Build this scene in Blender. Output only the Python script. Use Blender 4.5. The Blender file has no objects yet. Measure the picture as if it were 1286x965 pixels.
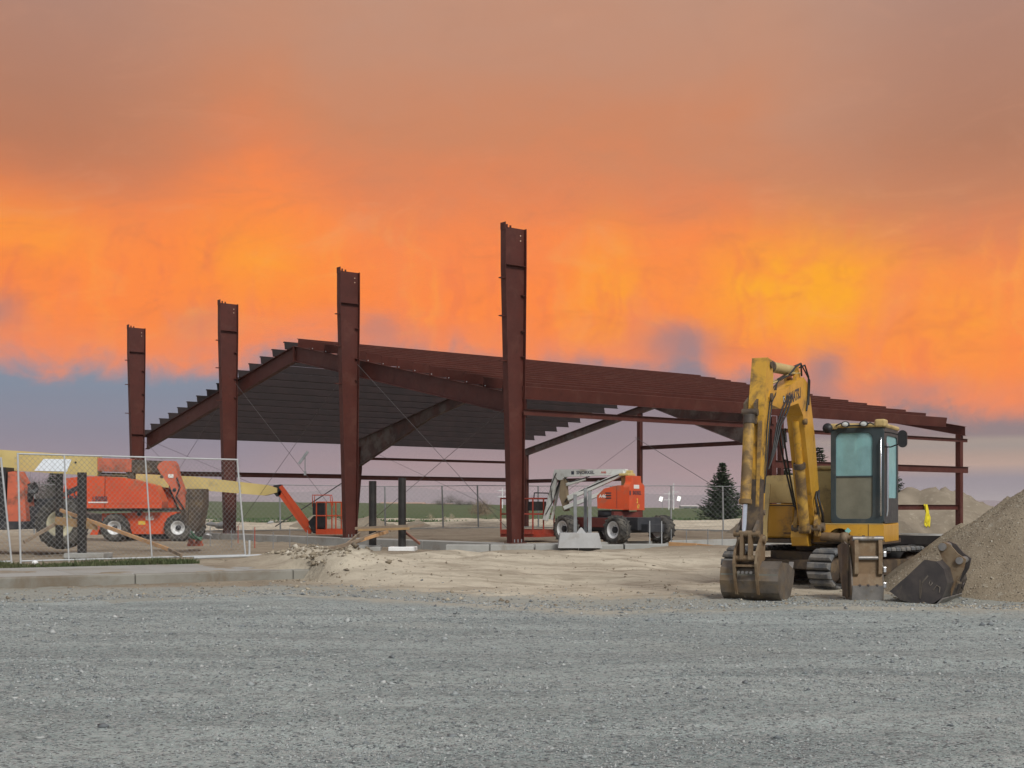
import bpy, math, random
import numpy as np
from mathutils import Vector, Matrix
random.seed(7); rng = np.random.default_rng(7)
S = bpy.context.scene; COL = S.collection
R = math.radians
# ------------------------------------------------------------------ camera
CAMZ, F, PX, PY = 1.35, 1650.0, 643.0, 637.0
cam = bpy.data.cameras.new('camera'); co = bpy.data.objects.new('camera', cam); COL.objects.link(co)
co.location = (0, 0, CAMZ); co.rotation_euler = (R(90), 0, 0)
cam.sensor_width = 36; cam.lens = 36*F/1286; cam.shift_y = (PY-482.5)/1286
cam.clip_start = .1; cam.clip_end = 20000
S.camera = co
S.render.resolution_x, S.render.resolution_y = 1024, 768
S.view_settings.view_transform = 'Standard'; S.view_settings.look = 'None'
S.view_settings.exposure = 0; S.view_settings.gamma = 1
# ------------------------------------------------------------------ sun (soft, the last light through cloud)
SUN_EL, SUN_AZ = 40, 154           # azimuth from +Y towards +X
sl = bpy.data.lights.new('sun', 'SUN'); so = bpy.data.objects.new('sun', sl); COL.objects.link(so)
sl.energy = 2.75; sl.angle = R(18); sl.color = (1, .98, .95)
dv = Vector((math.sin(R(SUN_AZ))*math.cos(R(SUN_EL)), math.cos(R(SUN_AZ))*math.cos(R(SUN_EL)), math.sin(R(SUN_EL))))
so.rotation_euler = dv.to_track_quat('Z', 'Y').to_euler(); so.location = dv*60

def lin(c):
    f = lambda u: (u/255/12.92 if u <= 10.3 else ((u/255+.055)/1.055)**2.4)
    return (f(c[0]), f(c[1]), f(c[2]), 1)

class NT:
    """small wrapper for node trees"""
    def __init__(s, tree): s.t = tree; s.n = tree.nodes; s.l = tree.links
    def node(s, kind, **kw):
        n = s.n.new(kind)
        for k, v in kw.items(): setattr(n, k, v)
        return n
    def put(s, n, sock, v):
        if v is None: return
        if isinstance(v, bpy.types.NodeSocket): s.l.new(v, n.inputs[sock])
        else: n.inputs[sock].default_value = v
    def m(s, op, a, b=None, c=None, clamp=False):
        n = s.node('ShaderNodeMath', operation=op, use_clamp=clamp)
        s.put(n, 0, a); s.put(n, 1, b); s.put(n, 2, c); return n.outputs[0]
    def add(s, a, b): return s.m('ADD', a, b)
    def sub(s, a, b): return s.m('SUBTRACT', a, b)
    def mul(s, a, b): return s.m('MULTIPLY', a, b)
    def step(s, v, lo, hi, t0=0., t1=1.):
        n = s.node('ShaderNodeMapRange', interpolation_type='SMOOTHSTEP')
        s.put(n, 0, v); s.put(n, 1, lo); s.put(n, 2, hi); s.put(n, 3, t0); s.put(n, 4, t1); return n.outputs[0]
    def mix(s, f, a, b):
        n = s.node('ShaderNodeMix', data_type='RGBA'); s.put(n, 0, f); s.put(n, 6, a); s.put(n, 7, b); return n.outputs[2]
    def ramp(s, v, stops, lo=0., hi=1., interp='LINEAR'):
        t = s.m('DIVIDE', s.sub(v, lo), hi-lo, clamp=True)
        n = s.node('ShaderNodeValToRGB'); n.color_ramp.interpolation = interp
        e = n.color_ramp.elements
        for i, (p, c) in enumerate(stops):
            q = (p-lo)/(hi-lo)
            if i < 2: k = e[i]; k.position = q
            else: k = e.new(q)
            k.color = c if len(c) == 4 else lin(c)
        s.l.new(t, n.inputs[0]); return n.outputs[0]
    def vec(s, x, y, z=0.):
        n = s.node('ShaderNodeCombineXYZ'); s.put(n, 0, x); s.put(n, 1, y); s.put(n, 2, z); return n.outputs[0]
    def noise(s, v, scale, detail=4., rough=.5, dist=0.):
        n = s.node('ShaderNodeTexNoise'); s.put(n, 'Vector', v)
        n.inputs['Scale'].default_value = scale; n.inputs['Detail'].default_value = detail
        n.inputs['Roughness'].default_value = rough; n.inputs['Distortion'].default_value = dist
        return n.outputs[0]
    def gauss(s, a, e, a0, e0, sa, se, k=1.):
        x = s.m('DIVIDE', s.sub(a, a0), sa); y = s.m('DIVIDE', s.sub(e, e0), se)
        r = s.add(s.mul(x, x), s.mul(y, y)); return s.mul(s.m('EXPONENT', s.mul(r, -1.)), k)

# ------------------------------------------------------------------ sky: sunset cloud deck, in azimuth (deg) and elevation (deg)
W_ = bpy.data.worlds.new('World'); S.world = W_; W_.use_nodes = True
W_.node_tree.nodes.clear(); N = NT(W_.node_tree)
tc = N.node('ShaderNodeTexCoord'); sx = N.node('ShaderNodeSeparateXYZ'); N.l.new(tc.outputs['Generated'], sx.inputs[0])
A = N.mul(N.m('ARCTAN2', sx.outputs[0], sx.outputs[1]), 57.29578)
E = N.mul(N.m('ARCSINE', sx.outputs[2]), 57.29578)
nb = N.noise(N.vec(N.mul(A, .06), N.mul(E, .16), 3.1), 1., 5., .55, .6)        # big billows
nv = N.noise(N.vec(N.mul(A, .42), N.mul(E, .16), 8.7), 1., 5., .55, .9)        # falling streaks
nh = N.noise(N.vec(N.mul(A, .05), N.mul(E, .8), 1.3), 1., 4., .5, .3)          # flat bars
nf = N.noise(N.vec(N.mul(A, .3), N.mul(E, .45), 5.2), 1., 6., .6, .8)
cb = N.sub(nb, .5); cv = N.sub(nv, .5); ch = N.sub(nh, .5); cf = N.sub(nf, .5)
tr = N.sub(A, N.mul(E, 1.1))
sh = N.ramp(A, [(-24, (.62,)*3+(1,)), (-17, (.52,)*3+(1,)), (-11, (.66,)*3+(1,)), (-5, (.47,)*3+(1,)), (2, (.5,)*3+(1,)), (9, (.45,)*3+(1,)), (15, (.25,)*3+(1,)), (22, (.22,)*3+(1,))], -24, 22, 'EASE')
sh = N.mul(N.sub(sh, .5), 10.)                                                  # degrees the glow reaches up
Eu = N.add(N.sub(E, sh), N.add(N.mul(cb, 5.5), N.mul(cf, 1.8)))
up = N.ramp(Eu, [(6, (255, 137, 56)), (9.5, (255, 136, 62)), (11.5, (250, 136, 72)), (13.2, (227, 132, 85)), (15.5, (206, 134, 97)), (18.5, (196, 140, 112)), (22, (190, 145, 123)), (30, (186, 152, 138)), (48, (184, 174, 172)), (88, (180, 180, 185))], 6, 88)
dim = N.m('MINIMUM', N.add(N.step(A, 10., 20.), N.step(A, -9., -20.)), 1.)
dim = N.mul(N.mul(dim, N.step(E, 10.5, 15.)), N.step(N.m('ABSOLUTE', A), 60., 30.))
up = N.mix(N.mul(dim, .75), up, N.ramp(E, [(10, (200, 118, 76)), (15, (172, 118, 92)), (21, (168, 131, 118)), (30, (165, 140, 132))], 10, 30))
yel = N.add(N.gauss(A, E, 12.6, 9.3, 4.0, 2.3, 1.15), N.gauss(A, E, 4.2, 9.2, 1.5, 2.6, .75))
yel = N.add(yel, N.add(N.gauss(A, E, -21, 11.0, 4.0, 1.2, .42), N.gauss(A, E, -10.8, 10.6, 2.5, 2., .45)))
yel = N.add(yel, N.gauss(A, E, 19., 7.6, 1.6, 2.0, .5))
yel = N.mul(yel, N.add(.75, N.mul(cf, 2.2)))
up = N.mix(N.m('MINIMUM', N.m('MAXIMUM', yel, 0.), 1.), up, lin((255, 170, 32)))
# pinker / greyer falling streaks inside the glow
nv2 = N.noise(N.vec(N.add(N.mul(A, .85), N.mul(cf, 1.5)), N.mul(E, .17), 4.4), 1., 7., .6, .35)
vk = N.mul(N.step(E, 13.5, 9.5), N.step(E, 3., 5.))
up = N.mix(N.mul(N.mul(N.step(nv2, .52, .70), vk), .5), up, lin((240, 122, 74)))
up = N.mix(N.mul(N.mul(N.step(nv2, .48, .30), vk), .45), up, lin((255, 160, 66)))
pk = N.mul(N.step(nv, .5, .72), N.mul(N.step(E, 12., 8.), .55))
up = N.mix(pk, up, lin((243, 134, 88)))
nw = N.noise(N.vec(N.add(N.mul(A, .22), N.mul(E, -.12)), N.mul(E, .5), 11.3), 1., 9., .66, 1.1)
wk = N.step(E, 15.5, 9.5, .10, .45)
up = N.mix(N.mul(N.step(nw, .5, .74), wk), up, N.mix(N.step(E, 9., 15.), lin((226, 118, 66)), lin((162, 118, 98))))
up = N.mix(N.mul(N.step(nw, .48, .26), wk), up, N.mix(N.step(E, 9., 15.), lin((255, 166, 78)), lin((222, 160, 128))))
lowE = N.ramp(A, [(-24, (.66,)*3+(1,)), (-19, (.57,)*3+(1,)), (-14.5, (.60,)*3+(1,)), (-10, (.65,)*3+(1,)), (-5, (.69,)*3+(1,)), (1, (.60,)*3+(1,)), (5.5, (.60,)*3+(1,)), (7.5, (.64,)*3+(1,)), (9.5, (.53,)*3+(1,)), (13.5, (.50,)*3+(1,)), (16, (.40,)*3+(1,)), (22, (.355,)*3+(1,))], -24, 22, 'EASE')
lowE = N.mul(lowE, 10.)
Ed = N.add(N.sub(E, lowE), N.add(N.mul(cv, 1.7), N.mul(cf, 2.8)))
md = N.step(Ed, .95, -.75)
up = N.mix(N.mul(N.step(Ed, 2.2, .2), .7), up, lin((238, 136, 98)))
lo_l = N.ramp(E, [(0, (158, 135, 146)), (1.6, (150, 134, 146)), (3, (137, 132, 147)), (5, (127, 138, 156)), (8, (132, 148, 164))], 0, 8)
lo_m = N.ramp(E, [(0, (158, 132, 142)), (.8, (164, 138, 143)), (1.9, (161, 136, 140)), (3, (148, 130, 136)), (4.5, (142, 128, 138)), (8, (150, 132, 140))], 0, 8)
lo_r = N.ramp(E, [(0, (140, 134, 146)), (1.2, (143, 134, 144)), (1.75, (188, 158, 142)), (2.1, (176, 150, 136)), (2.5, (160, 146, 138)), (2.75, (164, 148, 138)), (3.0, (142, 124, 126)), (4.5, (146, 124, 128)), (8, (140, 124, 134))], 0, 8)
Aw = N.add(A, N.mul(cb, 12.))
low = N.mix(N.step(Aw, -14., -4.), lo_l, lo_m); low = N.mix(N.step(Aw, 10., 16.), low, lo_r)
pinks = N.mul(N.mul(N.step(nh, .52, .66), N.step(E, 3.4, 1.8)), N.mul(N.step(A, -14., 2.), N.step(A, 19., 11.)))
low = N.mix(N.mul(pinks, .45), low, lin((180, 143, 144)))
low = N.mix(N.m('MAXIMUM', N.mul(ch, .5), 0.), low, lin((120, 116, 128)))
sky = N.mix(md, up, low)
for a0, e0, sa, se, k in ((7.4, 7.0, 1.5, .8, .75), (13.4, 5.8, .9, .9, .85), (-5.6, 7.7, 1.3, .6, .5), (-13.3, 7.8, 1.2, .8, .3), (-21.8, 7.9, 1.3, .8, .75), (15.8, 4.9, 3.0, .5, .4)):
    g = N.gauss(N.add(A, N.mul(cv, 2.2)), N.add(E, N.mul(cf, 1.8)), a0, e0, sa, se, k)
    sky = N.mix(N.m('MINIMUM', g, .85), sky, lin((158, 126, 128)))
# away from the sunset the same deck goes on, plain grey-mauve, lit by the whole sky
away = N.ramp(E, [(0, (152, 154, 165)), (8, (173, 177, 188)), (30, (190, 193, 200)), (88, (180, 180, 185))], 0, 88)
away = N.mix(N.mul(N.step(nb, .4, .7), .3), away, lin((158, 162, 176)))
sky = N.mix(N.step(N.m('ABSOLUTE', A), 32., 85.), sky, away)
sky = N.mix(N.step(E, 0., -6.), sky, lin((110, 105, 105)))
bg = N.node('ShaderNodeBackground'); N.l.new(sky, bg.inputs[0]); bg.inputs[1].default_value = 1.0
wo = N.node('ShaderNodeOutputWorld'); N.l.new(bg.outputs[0], wo.inputs[0])

# ------------------------------------------------------------------ materials
MATS = {}
def mat(name, c1, c2=None, rough=.7, scale=3., metal=0., dirt=None, dirt_amt=.4, dscale=1.5, bump=0., bscale=40., spec=.4, coat=0., c3=None):
    """noise-mottled paint / metal / mineral; dirt is a stain colour with a shape of its own"""
    if name in MATS: return MATS[name]
    m = bpy.data.materials.new(name); m.use_nodes = True; m.node_tree.nodes.clear(); n = NT(m.node_tree)
    t = n.node('ShaderNodeTexCoord'); g = n.node('ShaderNodeNewGeometry')
    P = t.outputs['Object']
    ri = n.node('ShaderNodeObjectInfo')
    P2 = n.node('ShaderNodeVectorMath', operation='ADD'); n.l.new(P, P2.inputs[0])
    off = n.mul(ri.outputs['Random'], 37.); n.l.new(n.vec(off, off, off), P2.inputs[1]); P = P2.outputs[0]
    c2 = c2 or tuple(max(0, u*.75) for u in c1)
    a = lambda c: tuple(c)+(1,)
    col = n.mix(n.step(n.noise(P, scale, 5., .6), .3, .7), a(c1), a(c2))
    if c3: col = n.mix(n.step(n.noise(P, scale*6, 4., .6), .55, .75), col, a(c3))
    rr = n.add(rough, n.mul(n.sub(n.noise(P, scale*3, 3.), .5), .25))
    if dirt:
        f = n.step(n.noise(P, dscale, 7., .68, .4), .62-dirt_amt*.35, .62-dirt_amt*.35+.22)
        col = n.mix(n.mul(f, .85), col, a(dirt)); rr = n.m('MAXIMUM', rr, n.mul(f, .85))
    b = n.node('ShaderNodeBsdfPrincipled'); n.l.new(col, b.inputs['Base Color']); n.l.new(rr, b.inputs['Roughness'])
    b.inputs['Metallic'].default_value = metal; b.inputs['Specular IOR Level'].default_value = spec
    b.inputs['Coat Weight'].default_value = coat
    if bump:
        bp = n.node('ShaderNodeBump'); bp.inputs['Strength'].default_value = bump; bp.inputs['Distance'].default_value = .02
        n.l.new(n.noise(P, bscale, 5., .6), bp.inputs['Height']); n.l.new(bp.outputs[0], b.inputs['Normal'])
    o = n.node('ShaderNodeOutputMaterial'); n.l.new(b.outputs[0], o.inputs[0]); MATS[name] = m
    return m
PRIMER = mat('red_oxide_primer', (.086, .0222, .0152), (.067, .0178, .0122), .55, 1.2, dirt=(.102, .037, .026), dirt_amt=.36, dscale=1.6, spec=.3, c3=(.055, .015, .0105))
PURLIN_DK = mat('dark_left_purlin', (.014, .0088, .0086), (.022, .0122, .0116), .6, 1.5, spec=.25)  # far darker brown for the left-slope purlins and their eave strut
PRIMER_D = mat('stained_primer', (.050, .029, .025), (.088, .036, .028), .7, 1.6, dirt=(.14, .12, .105), dirt_amt=.5, dscale=1.1)
YEL = mat('machine_yellow', (.60, .325, .036), (.51, .26, .026), .42, 2., dirt=(.13, .085, .04), dirt_amt=.36, dscale=2.6, coat=.12)
ARMY = mat('grimy_arm_yellow', (.58, .32, .040), (.50, .265, .03), .5, 2., dirt=(.075, .055, .035), dirt_amt=.52, dscale=3.2)
YELW = mat('worn_yellow', (.50, .295, .055), (.40, .22, .045), .6, 3., dirt=(.10, .07, .045), dirt_amt=.75, dscale=3.0)
YELG = mat('faded_beige_yellow', (.54, .41, .18), (.46, .33, .13), .55, 2., dirt=(.14, .10, .06), dirt_amt=.35, dscale=2.)
GREASE = mat('greasy_dark_steel', (.050, .040, .032), (.085, .060, .042), .6, 5., dirt=(.16, .11, .06), dirt_amt=.5, dscale=4.)
DUSTST = mat('dusty_worn_steel', (.17, .145, .12), (.10, .085, .07), .6, 5., metal=.3, dirt=(.21, .15, .09), dirt_amt=.55, dscale=3., bump=.3, bscale=50.)
BRSTEEL = mat('brown_bucket_steel', (.20, .13, .07), (.14, .09, .05), .65, 4., metal=.2, dirt=(.25, .19, .12), dirt_amt=.55, dscale=4.)
LIPST = mat('polished_lip_steel', (.30, .28, .26), (.20, .19, .18), .45, 6., metal=.5, dirt=(.2, .16, .11), dirt_amt=.4, dscale=5.)
DKSTEEL = mat('dark_bucket_steel', (.050, .045, .045), (.085, .072, .066), .5, 4., metal=.3, dirt=(.15, .125, .095), dirt_amt=.25, dscale=3.)
CHROME = mat('chrome_rod', (.75, .77, .80), (.70, .72, .75), .18, 4., metal=.9)
BRIGHT = mat('bright_bolt', (.80, .80, .80), (.7, .7, .7), .25, 4., metal=.7)
BLACK = mat('black_rubber', (.020, .020, .020), (.035, .033, .03), .8, 6., dirt=(.10, .088, .07), dirt_amt=.35, dscale=4.)
TYRE = mat('dusty_tyre', (.034, .033, .031), (.060, .056, .050), .9, 6., dirt=(.15, .135, .11), dirt_amt=.5, dscale=5., bump=.3, bscale=30.)
TRACKM = mat('track_pad_rubber', (.13, .135, .14), (.085, .088, .09), .85, 6., dirt=(.22, .20, .17), dirt_amt=.6, dscale=5.)
CABGREY = mat('cab_charcoal', (.030, .045, .050), (.045, .058, .060), .5, 3., dirt=(.12, .11, .09), dirt_amt=.2)
BLKPLAST = mat('black_plastic', (.015, .016, .018), (.03, .03, .03), .5, 5.)
SEATM = mat('seat_fabric', (.045, .075, .080), (.06, .09, .095), .9, 10.)
LAMPG = mat('lamp_lens', (.65, .68, .66), (.5, .52, .5), .15, 8.)
ORANGE = mat('lift_orange', (.66, .09, .024), (.55, .07, .02), .45, 1.5, dirt=(.33, .13, .07), dirt_amt=.34, dscale=2., coat=.1)
ORANGEF = mat('faded_orange', (.60, .145, .075), (.50, .125, .07), .6, 2., dirt=(.13, .075, .055), dirt_amt=.42, dscale=2.2)
REDBR = mat('basket_red', (.34, .045, .022), (.26, .035, .02), .55, 3., dirt=(.2, .11, .07), dirt_amt=.3)
CREAM = mat('boom_cream', (.60, .47, .19), (.52, .40, .15), .5, 1.2, dirt=(.32, .25, .13), dirt_amt=.22, dscale=1.4)
LGREY = mat('lift_light_grey', (.66, .67, .62), (.56, .57, .52), .5, 2., dirt=(.26, .21, .14), dirt_amt=.3, dscale=2.5)
WHITE = mat('white_paint', (.78, .78, .76), (.68, .68, .66), .5, 3., dirt=(.4, .36, .3), dirt_amt=.25)
CRIM = mat('cream_rim', (.56, .52, .36), (.48, .44, .30), .6, 3., dirt=(.22, .18, .12), dirt_amt=.35)
CHASS = mat('chassis_black', (.026, .028, .032), (.045, .046, .05), .6, 4., dirt=(.12, .105, .09), dirt_amt=.3)
CONC = mat('concrete', (.36, .36, .335), (.29, .285, .26), .9, 1.5, dirt=(.24, .21, .17), dirt_amt=.35, dscale=1.2, bump=.15, bscale=60.)
CONCW = mat('pale_concrete', (.46, .46, .45), (.40, .40, .39), .85, 2., dirt=(.30, .28, .25), dirt_amt=.25, bump=.1)
SWALK = mat('sidewalk_concrete', (.33, .325, .30), (.28, .275, .25), .9, .8, dirt=(.23, .20, .15), dirt_amt=.3, dscale=.7, bump=.15, bscale=60.)
CURBM = mat('curb_concrete', (.26, .25, .215), (.20, .19, .16), .9, 1., dirt=(.16, .125, .085), dirt_amt=.55, dscale=1.0, bump=.2, bscale=40.)
WOOD = mat('lumber', (.42, .27, .13), (.34, .215, .10), .8, 4., dirt=(.24, .17, .10), dirt_amt=.3, bump=.1)
WOODG = mat('weathered_lumber', (.30, .23, .16), (.23, .175, .125), .85, 4., dirt=(.15, .12, .09), dirt_amt=.4)
FORMW = mat('form_board', (.58, .34, .16), (.50, .28, .13), .75, 3., dirt=(.3, .2, .12), dirt_amt=.25)
GALV = mat('galvanised', (.58, .60, .60), (.48, .50, .50), .4, 5., metal=.35)
WIREM = mat('fence_wire', (.36, .37, .36), (.30, .30, .29), .5, 5., metal=.3)
GALVD = mat('grey_post_steel', (.27, .28, .28), (.20, .205, .205), .6, 4., metal=.2, dirt=(.2, .17, .13), dirt_amt=.2)
BLKPIPE = mat('black_pipe', (.016, .015, .014), (.03, .027, .024), .45, 4., dirt=(.09, .075, .06), dirt_amt=.2)
CABLEM = mat('cable_steel', (.13, .12, .12), (.10, .095, .09), .5, 5., metal=.4)
YELSTRAP = mat('strap_yellow', (.78, .66, .02), (.66, .54, .02), .7, 10.)
RUST = mat('red_stake', (.45, .06, .03), (.32, .05, .03), .7, 6.)
GREENH = mat('green_hose', (.10, .22, .13), (.08, .17, .10), .6, 6.)
REFL = mat('reflector_white', (.82, .88, .92), (.74, .80, .84), .3, 6.)
DARKTXT = mat('decal_dark', (.03, .034, .05), (.04, .045, .06), .5, 6.)
WHITETXT = mat('decal_white', (.78, .75, .70), (.7, .68, .62), .5, 6.)
HEADLN = mat('headliner', (.05, .06, .065), (.06, .07, .075), .9, 5.)
YELTXT = mat('decal_yellow', (.80, .55, .08), (.7, .48, .08), .5, 6.)
TEALTXT = mat('decal_teal', (.25, .62, .55), (.25, .55, .5), .5, 6.)

def glass_mat(name, tint, refl=.12, rough=.03, body=None, bodyf=0.):
    m = bpy.data.materials.new(name); m.use_nodes = True; m.node_tree.nodes.clear(); n = NT(m.node_tree)
    t = n.node('ShaderNodeBsdfTransparent'); t.inputs[0].default_value = tuple(tint)+(1,)
    g = n.node('ShaderNodeBsdfGlossy'); g.inputs['Roughness'].default_value = rough; g.inputs[0].default_value = tuple(min(1, u*1.15) for u in tint)+(1,)
    x = n.node('ShaderNodeMixShader')
    fr = n.node('ShaderNodeFresnel'); fr.inputs[0].default_value = 1.5
    n.l.new(n.add(n.mul(fr.outputs[0], .8), refl), x.inputs[0]); n.l.new(t.outputs[0], x.inputs[1]); n.l.new(g.outputs[0], x.inputs[2])
    out = x.outputs[0]
    if body:
        d = n.node('ShaderNodeBsdfDiffuse'); tc = n.node('ShaderNodeTexCoord')
        f = n.mul(n.add(.8, n.mul(n.sub(n.noise(tc.outputs['Object'], 3., 6., .65), .5), .7)), bodyf)
        d.inputs[0].default_value = tuple(body)+(1,)
        y = n.node('ShaderNodeMixShader'); n.l.new(f, y.inputs[0]); n.l.new(out, y.inputs[1]); n.l.new(d.outputs[0], y.inputs[2]); out = y.outputs[0]
    o = n.node('ShaderNodeOutputMaterial'); n.l.new(out, o.inputs[0]); return m
GLASS = glass_mat('tinted_glass', (.66, .90, .90), .03, .04, (.54, .86, .86), .42)
GLASSD = glass_mat('dusty_lower_glass', (.42, .48, .40), .04, .1, (.26, .25, .19), .85)

# ------------------------------------------------------------------ mesh helpers
class MB:
    def __init__(s): s.v = []; s.f = []; s.s = []
    def add(s, vs, fs, smooth=False):
        k = len(s.v); s.v += [tuple(v) for v in vs]
        s.f += [tuple(i+k for i in f) for f in fs]; s.s += [smooth]*len(fs); return s
    BF = [(0, 3, 2, 1), (4, 5, 6, 7), (0, 1, 5, 4), (1, 2, 6, 5), (2, 3, 7, 6), (3, 0, 4, 7)]
    def box(s, x0, x1, y0, y1, z0, z1):
        return s.add([(x0, y0, z0), (x1, y0, z0), (x1, y1, z0), (x0, y1, z0), (x0, y0, z1), (x1, y0, z1), (x1, y1, z1), (x0, y1, z1)], MB.BF)
    def beam(s, p, q, w, h, up=(0, 0, 1), side=None):
        p, q = Vector(p), Vector(q); t = (q-p).normalized()
        if side is not None: a = Vector(side).normalized(); b = t.cross(a).normalized(); a = b.cross(t)
        else:
            u = Vector(up)
            if abs(t.dot(u)) > .99: u = Vector((1, 0, 0))
            a = t.cross(u).normalized(); b = a.cross(t)
        a = a*w/2; b = b*h/2
        return s.add([p-a-b, p+a-b, p+a+b, p-a+b, q-a-b, q+a-b, q+a+b, q-a+b], MB.BF)
    def tube(s, p, q, r, r2=None, n=10, cap=True):
        p, q = Vector(p), Vector(q); r2 = r if r2 is None else r2
        t = (q-p).normalized(); u = Vector((0, 0, 1)) if abs(t.z) < .9 else Vector((1, 0, 0))
        a = t.cross(u).normalized(); b = t.cross(a)
        vs = []
        for c, rr in ((p, r), (q, r2)):
            for i in range(n):
                g = 2*math.pi*i/n; vs.append(c+(a*math.cos(g)+b*math.sin(g))*rr)
        s.add(vs, [(i, i+n, (i+1) % n+n, (i+1) % n) for i in range(n)], True)
        if cap: s.add(vs, [tuple(range(n)), tuple(range(2*n-1, n-1, -1))])
        return s
    def path(s, pts, r, n=6):
        pts = [Vector(p) for p in pts]; rings = []
        t0 = (pts[1]-pts[0]).normalized(); u = Vector((0, 0, 1)) if abs(t0.z) < .9 else Vector((1, 0, 0))
        a = t0.cross(u).normalized()
        for i, p in enumerate(pts):
            t = (pts[min(i+1, len(pts)-1)]-pts[max(i-1, 0)]).normalized()
            a = (a-t*a.dot(t)).normalized(); b = t.cross(a)
            rings.append([p+(a*math.cos(2*math.pi*k/n)+b*math.sin(2*math.pi*k/n))*r for k in range(n)])
        fs = [(i*n+k, (i+1)*n+k, (i+1)*n+(k+1) % n, i*n+(k+1) % n) for i in range(len(pts)-1) for k in range(n)]
        vs = [v for g in rings for v in g]; s.add(vs, fs, True)
        m = len(vs); s.add(vs, [tuple(range(n)), tuple(range(m-1, m-n-1, -1))]); return s
    def lathe(s, prof, o, axis, n=24):
        o = Vector(o); t = Vector(axis).normalized(); u = Vector((0, 0, 1)) if abs(t.z) < .9 else Vector((1, 0, 0))
        a = t.cross(u).normalized(); b = t.cross(a); m = len(prof)
        vs = [o+t*h+(a*math.cos(2*math.pi*i/n)+b*math.sin(2*math.pi*i/n))*r for i in range(n) for r, h in prof]
        fs = [(i*m+j, ((i+1) % n)*m+j, ((i+1) % n)*m+j+1, i*m+j+1) for i in range(n) for j in range(m-1)]
        return s.add(vs, fs, True)
    def prism(s, poly, o, U, V, Nn, w0, w1, smooth=False):
        o, U, V, Nn = Vector(o), Vector(U), Vector(V), Vector(Nn); n = len(poly)
        vs = [o+U*p[0]+V*p[1]+Nn*w for w in (w0, w1) for p in poly]
        s.add(vs, [tuple(range(n-1, -1, -1)), tuple(range(n, 2*n))])
        return s.add(vs, [(i, (i+1) % n, (i+1) % n+n, i+n) for i in range(n)], smooth)
    def mesh(s, name, m, smooth_all=False):
        me = bpy.data.meshes.new(name); me.from_pydata(s.v, [], s.f); me.update()
        me.polygons.foreach_set('use_smooth', [True]*len(s.f) if smooth_all else s.s)
        me.materials.append(m); return me
    def build(s, name, m, parent=None, world=False, bevel=0., label=None, kind=None, smooth_all=False, solid=False):
        o = bpy.data.objects.new(name, s.mesh(name, m, smooth_all)); COL.objects.link(o)
        if parent is not None:
            o.parent = parent
            if world: o.matrix_parent_inverse = parent.matrix_basis.inverted()
        if bevel:
            b = o.modifiers.new('bevel', 'BEVEL'); b.width = bevel; b.segments = 2; b.limit_method = 'ANGLE'; b.angle_limit = R(40)
        if label: o['label'] = label
        if kind: o['kind'] = kind
        return o
def tag(o, label, cat, group=None, kind=None):
    o['label'] = label; o['category'] = cat
    if group: o['group'] = group
    if kind: o['kind'] = kind
    return o
def thing(name, loc, label, cat, rz=0., group=None):
    o = bpy.data.objects.new(name, None); COL.objects.link(o); o.location = loc; o.rotation_euler = (0, 0, rz)
    o.empty_display_size = .2; return tag(o, label, cat, group)
def struct(o): o['kind'] = 'structure'; return o
def copy_obj(o, parent=None):
    c = o.copy(); COL.objects.link(c)
    if parent is not None: c.parent = parent
    return c
def copy_tree(o, parent=None):
    c = copy_obj(o, parent)
    for k in list(o.children): copy_tree(k, c)
    return c
TEXTS = []
def text(s, size, m, parent, loc, rot, name='lettering', ext=.004, sx=1., bold=True):
    """raised lettering: a mesh made from the built-in font"""
    cu = bpy.data.curves.new('tmp', 'FONT'); cu.body = s; cu.size = size; cu.extrude = ext; cu.offset = .026*size if bold else 0
    cu.align_x = 'CENTER'; cu.align_y = 'CENTER'; cu.resolution_u = 3
    f = bpy.data.objects.new('tmp', cu); COL.objects.link(f)
    o = bpy.data.objects.new(name, bpy.data.meshes.new(name)); COL.objects.link(o); o.parent = parent; o.location = loc
    o.rotation_euler = rot.to_euler() if isinstance(rot, Matrix) else rot
    o.scale = (sx, 1, 1); TEXTS.append((f, o, m)); return o
def finish_texts():
    dg = bpy.context.evaluated_depsgraph_get()
    for f, o, m in TEXTS:
        me = bpy.data.meshes.new_from_object(f.evaluated_get(dg)); me.materials.clear(); me.materials.append(m); o.data = me
    for f, o, m in TEXTS: bpy.data.objects.remove(f)
def W(px, py, Y): return Vector(((px-PX)*Y/F, Y, CAMZ-(py-PY)*Y/F))
# ================================================================== GROUND
def hash2(ix, iy, seed):
    h = (ix*374761393 + iy*668265263 + seed*974634777) & 0xffffffff
    h = ((h ^ (h >> 13))*1274126177) & 0xffffffff
    return ((h ^ (h >> 16)) & 0xffff)/65535.
def vnoise(x, y, seed=0):
    x = np.asarray(x, float); y = np.asarray(y, float)
    ix = np.floor(x).astype(np.int64); iy = np.floor(y).astype(np.int64); fx = x-ix; fy = y-iy
    fx = fx*fx*(3-2*fx); fy = fy*fy*(3-2*fy)
    a = hash2(ix, iy, seed); b = hash2(ix+1, iy, seed); c = hash2(ix, iy+1, seed); d = hash2(ix+1, iy+1, seed)
    return (a*(1-fx)+b*fx)*(1-fy)+(c*(1-fx)+d*fx)*fy-.5
def fbm(x, y, seed=0, o=4):
    s = 0; k = 1.
    for i in range(o): s = s+vnoise(x*2**i, y*2**i, seed+i*17)*k; k *= .5
    return s
def sst(v, a, b):
    t = np.clip((v-a)/(b-a), 0, 1); return t*t*(3-2*t)
CA, CC, CN = np.array((-8.4, 21.6)), np.array((.856, .517)), np.array((-.517, .856))
def tq(x, y): dx, dy = x-CA[0], y-CA[1]; return dx*CC[0]+dy*CC[1], dx*CN[0]+dy*CN[1]
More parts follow.
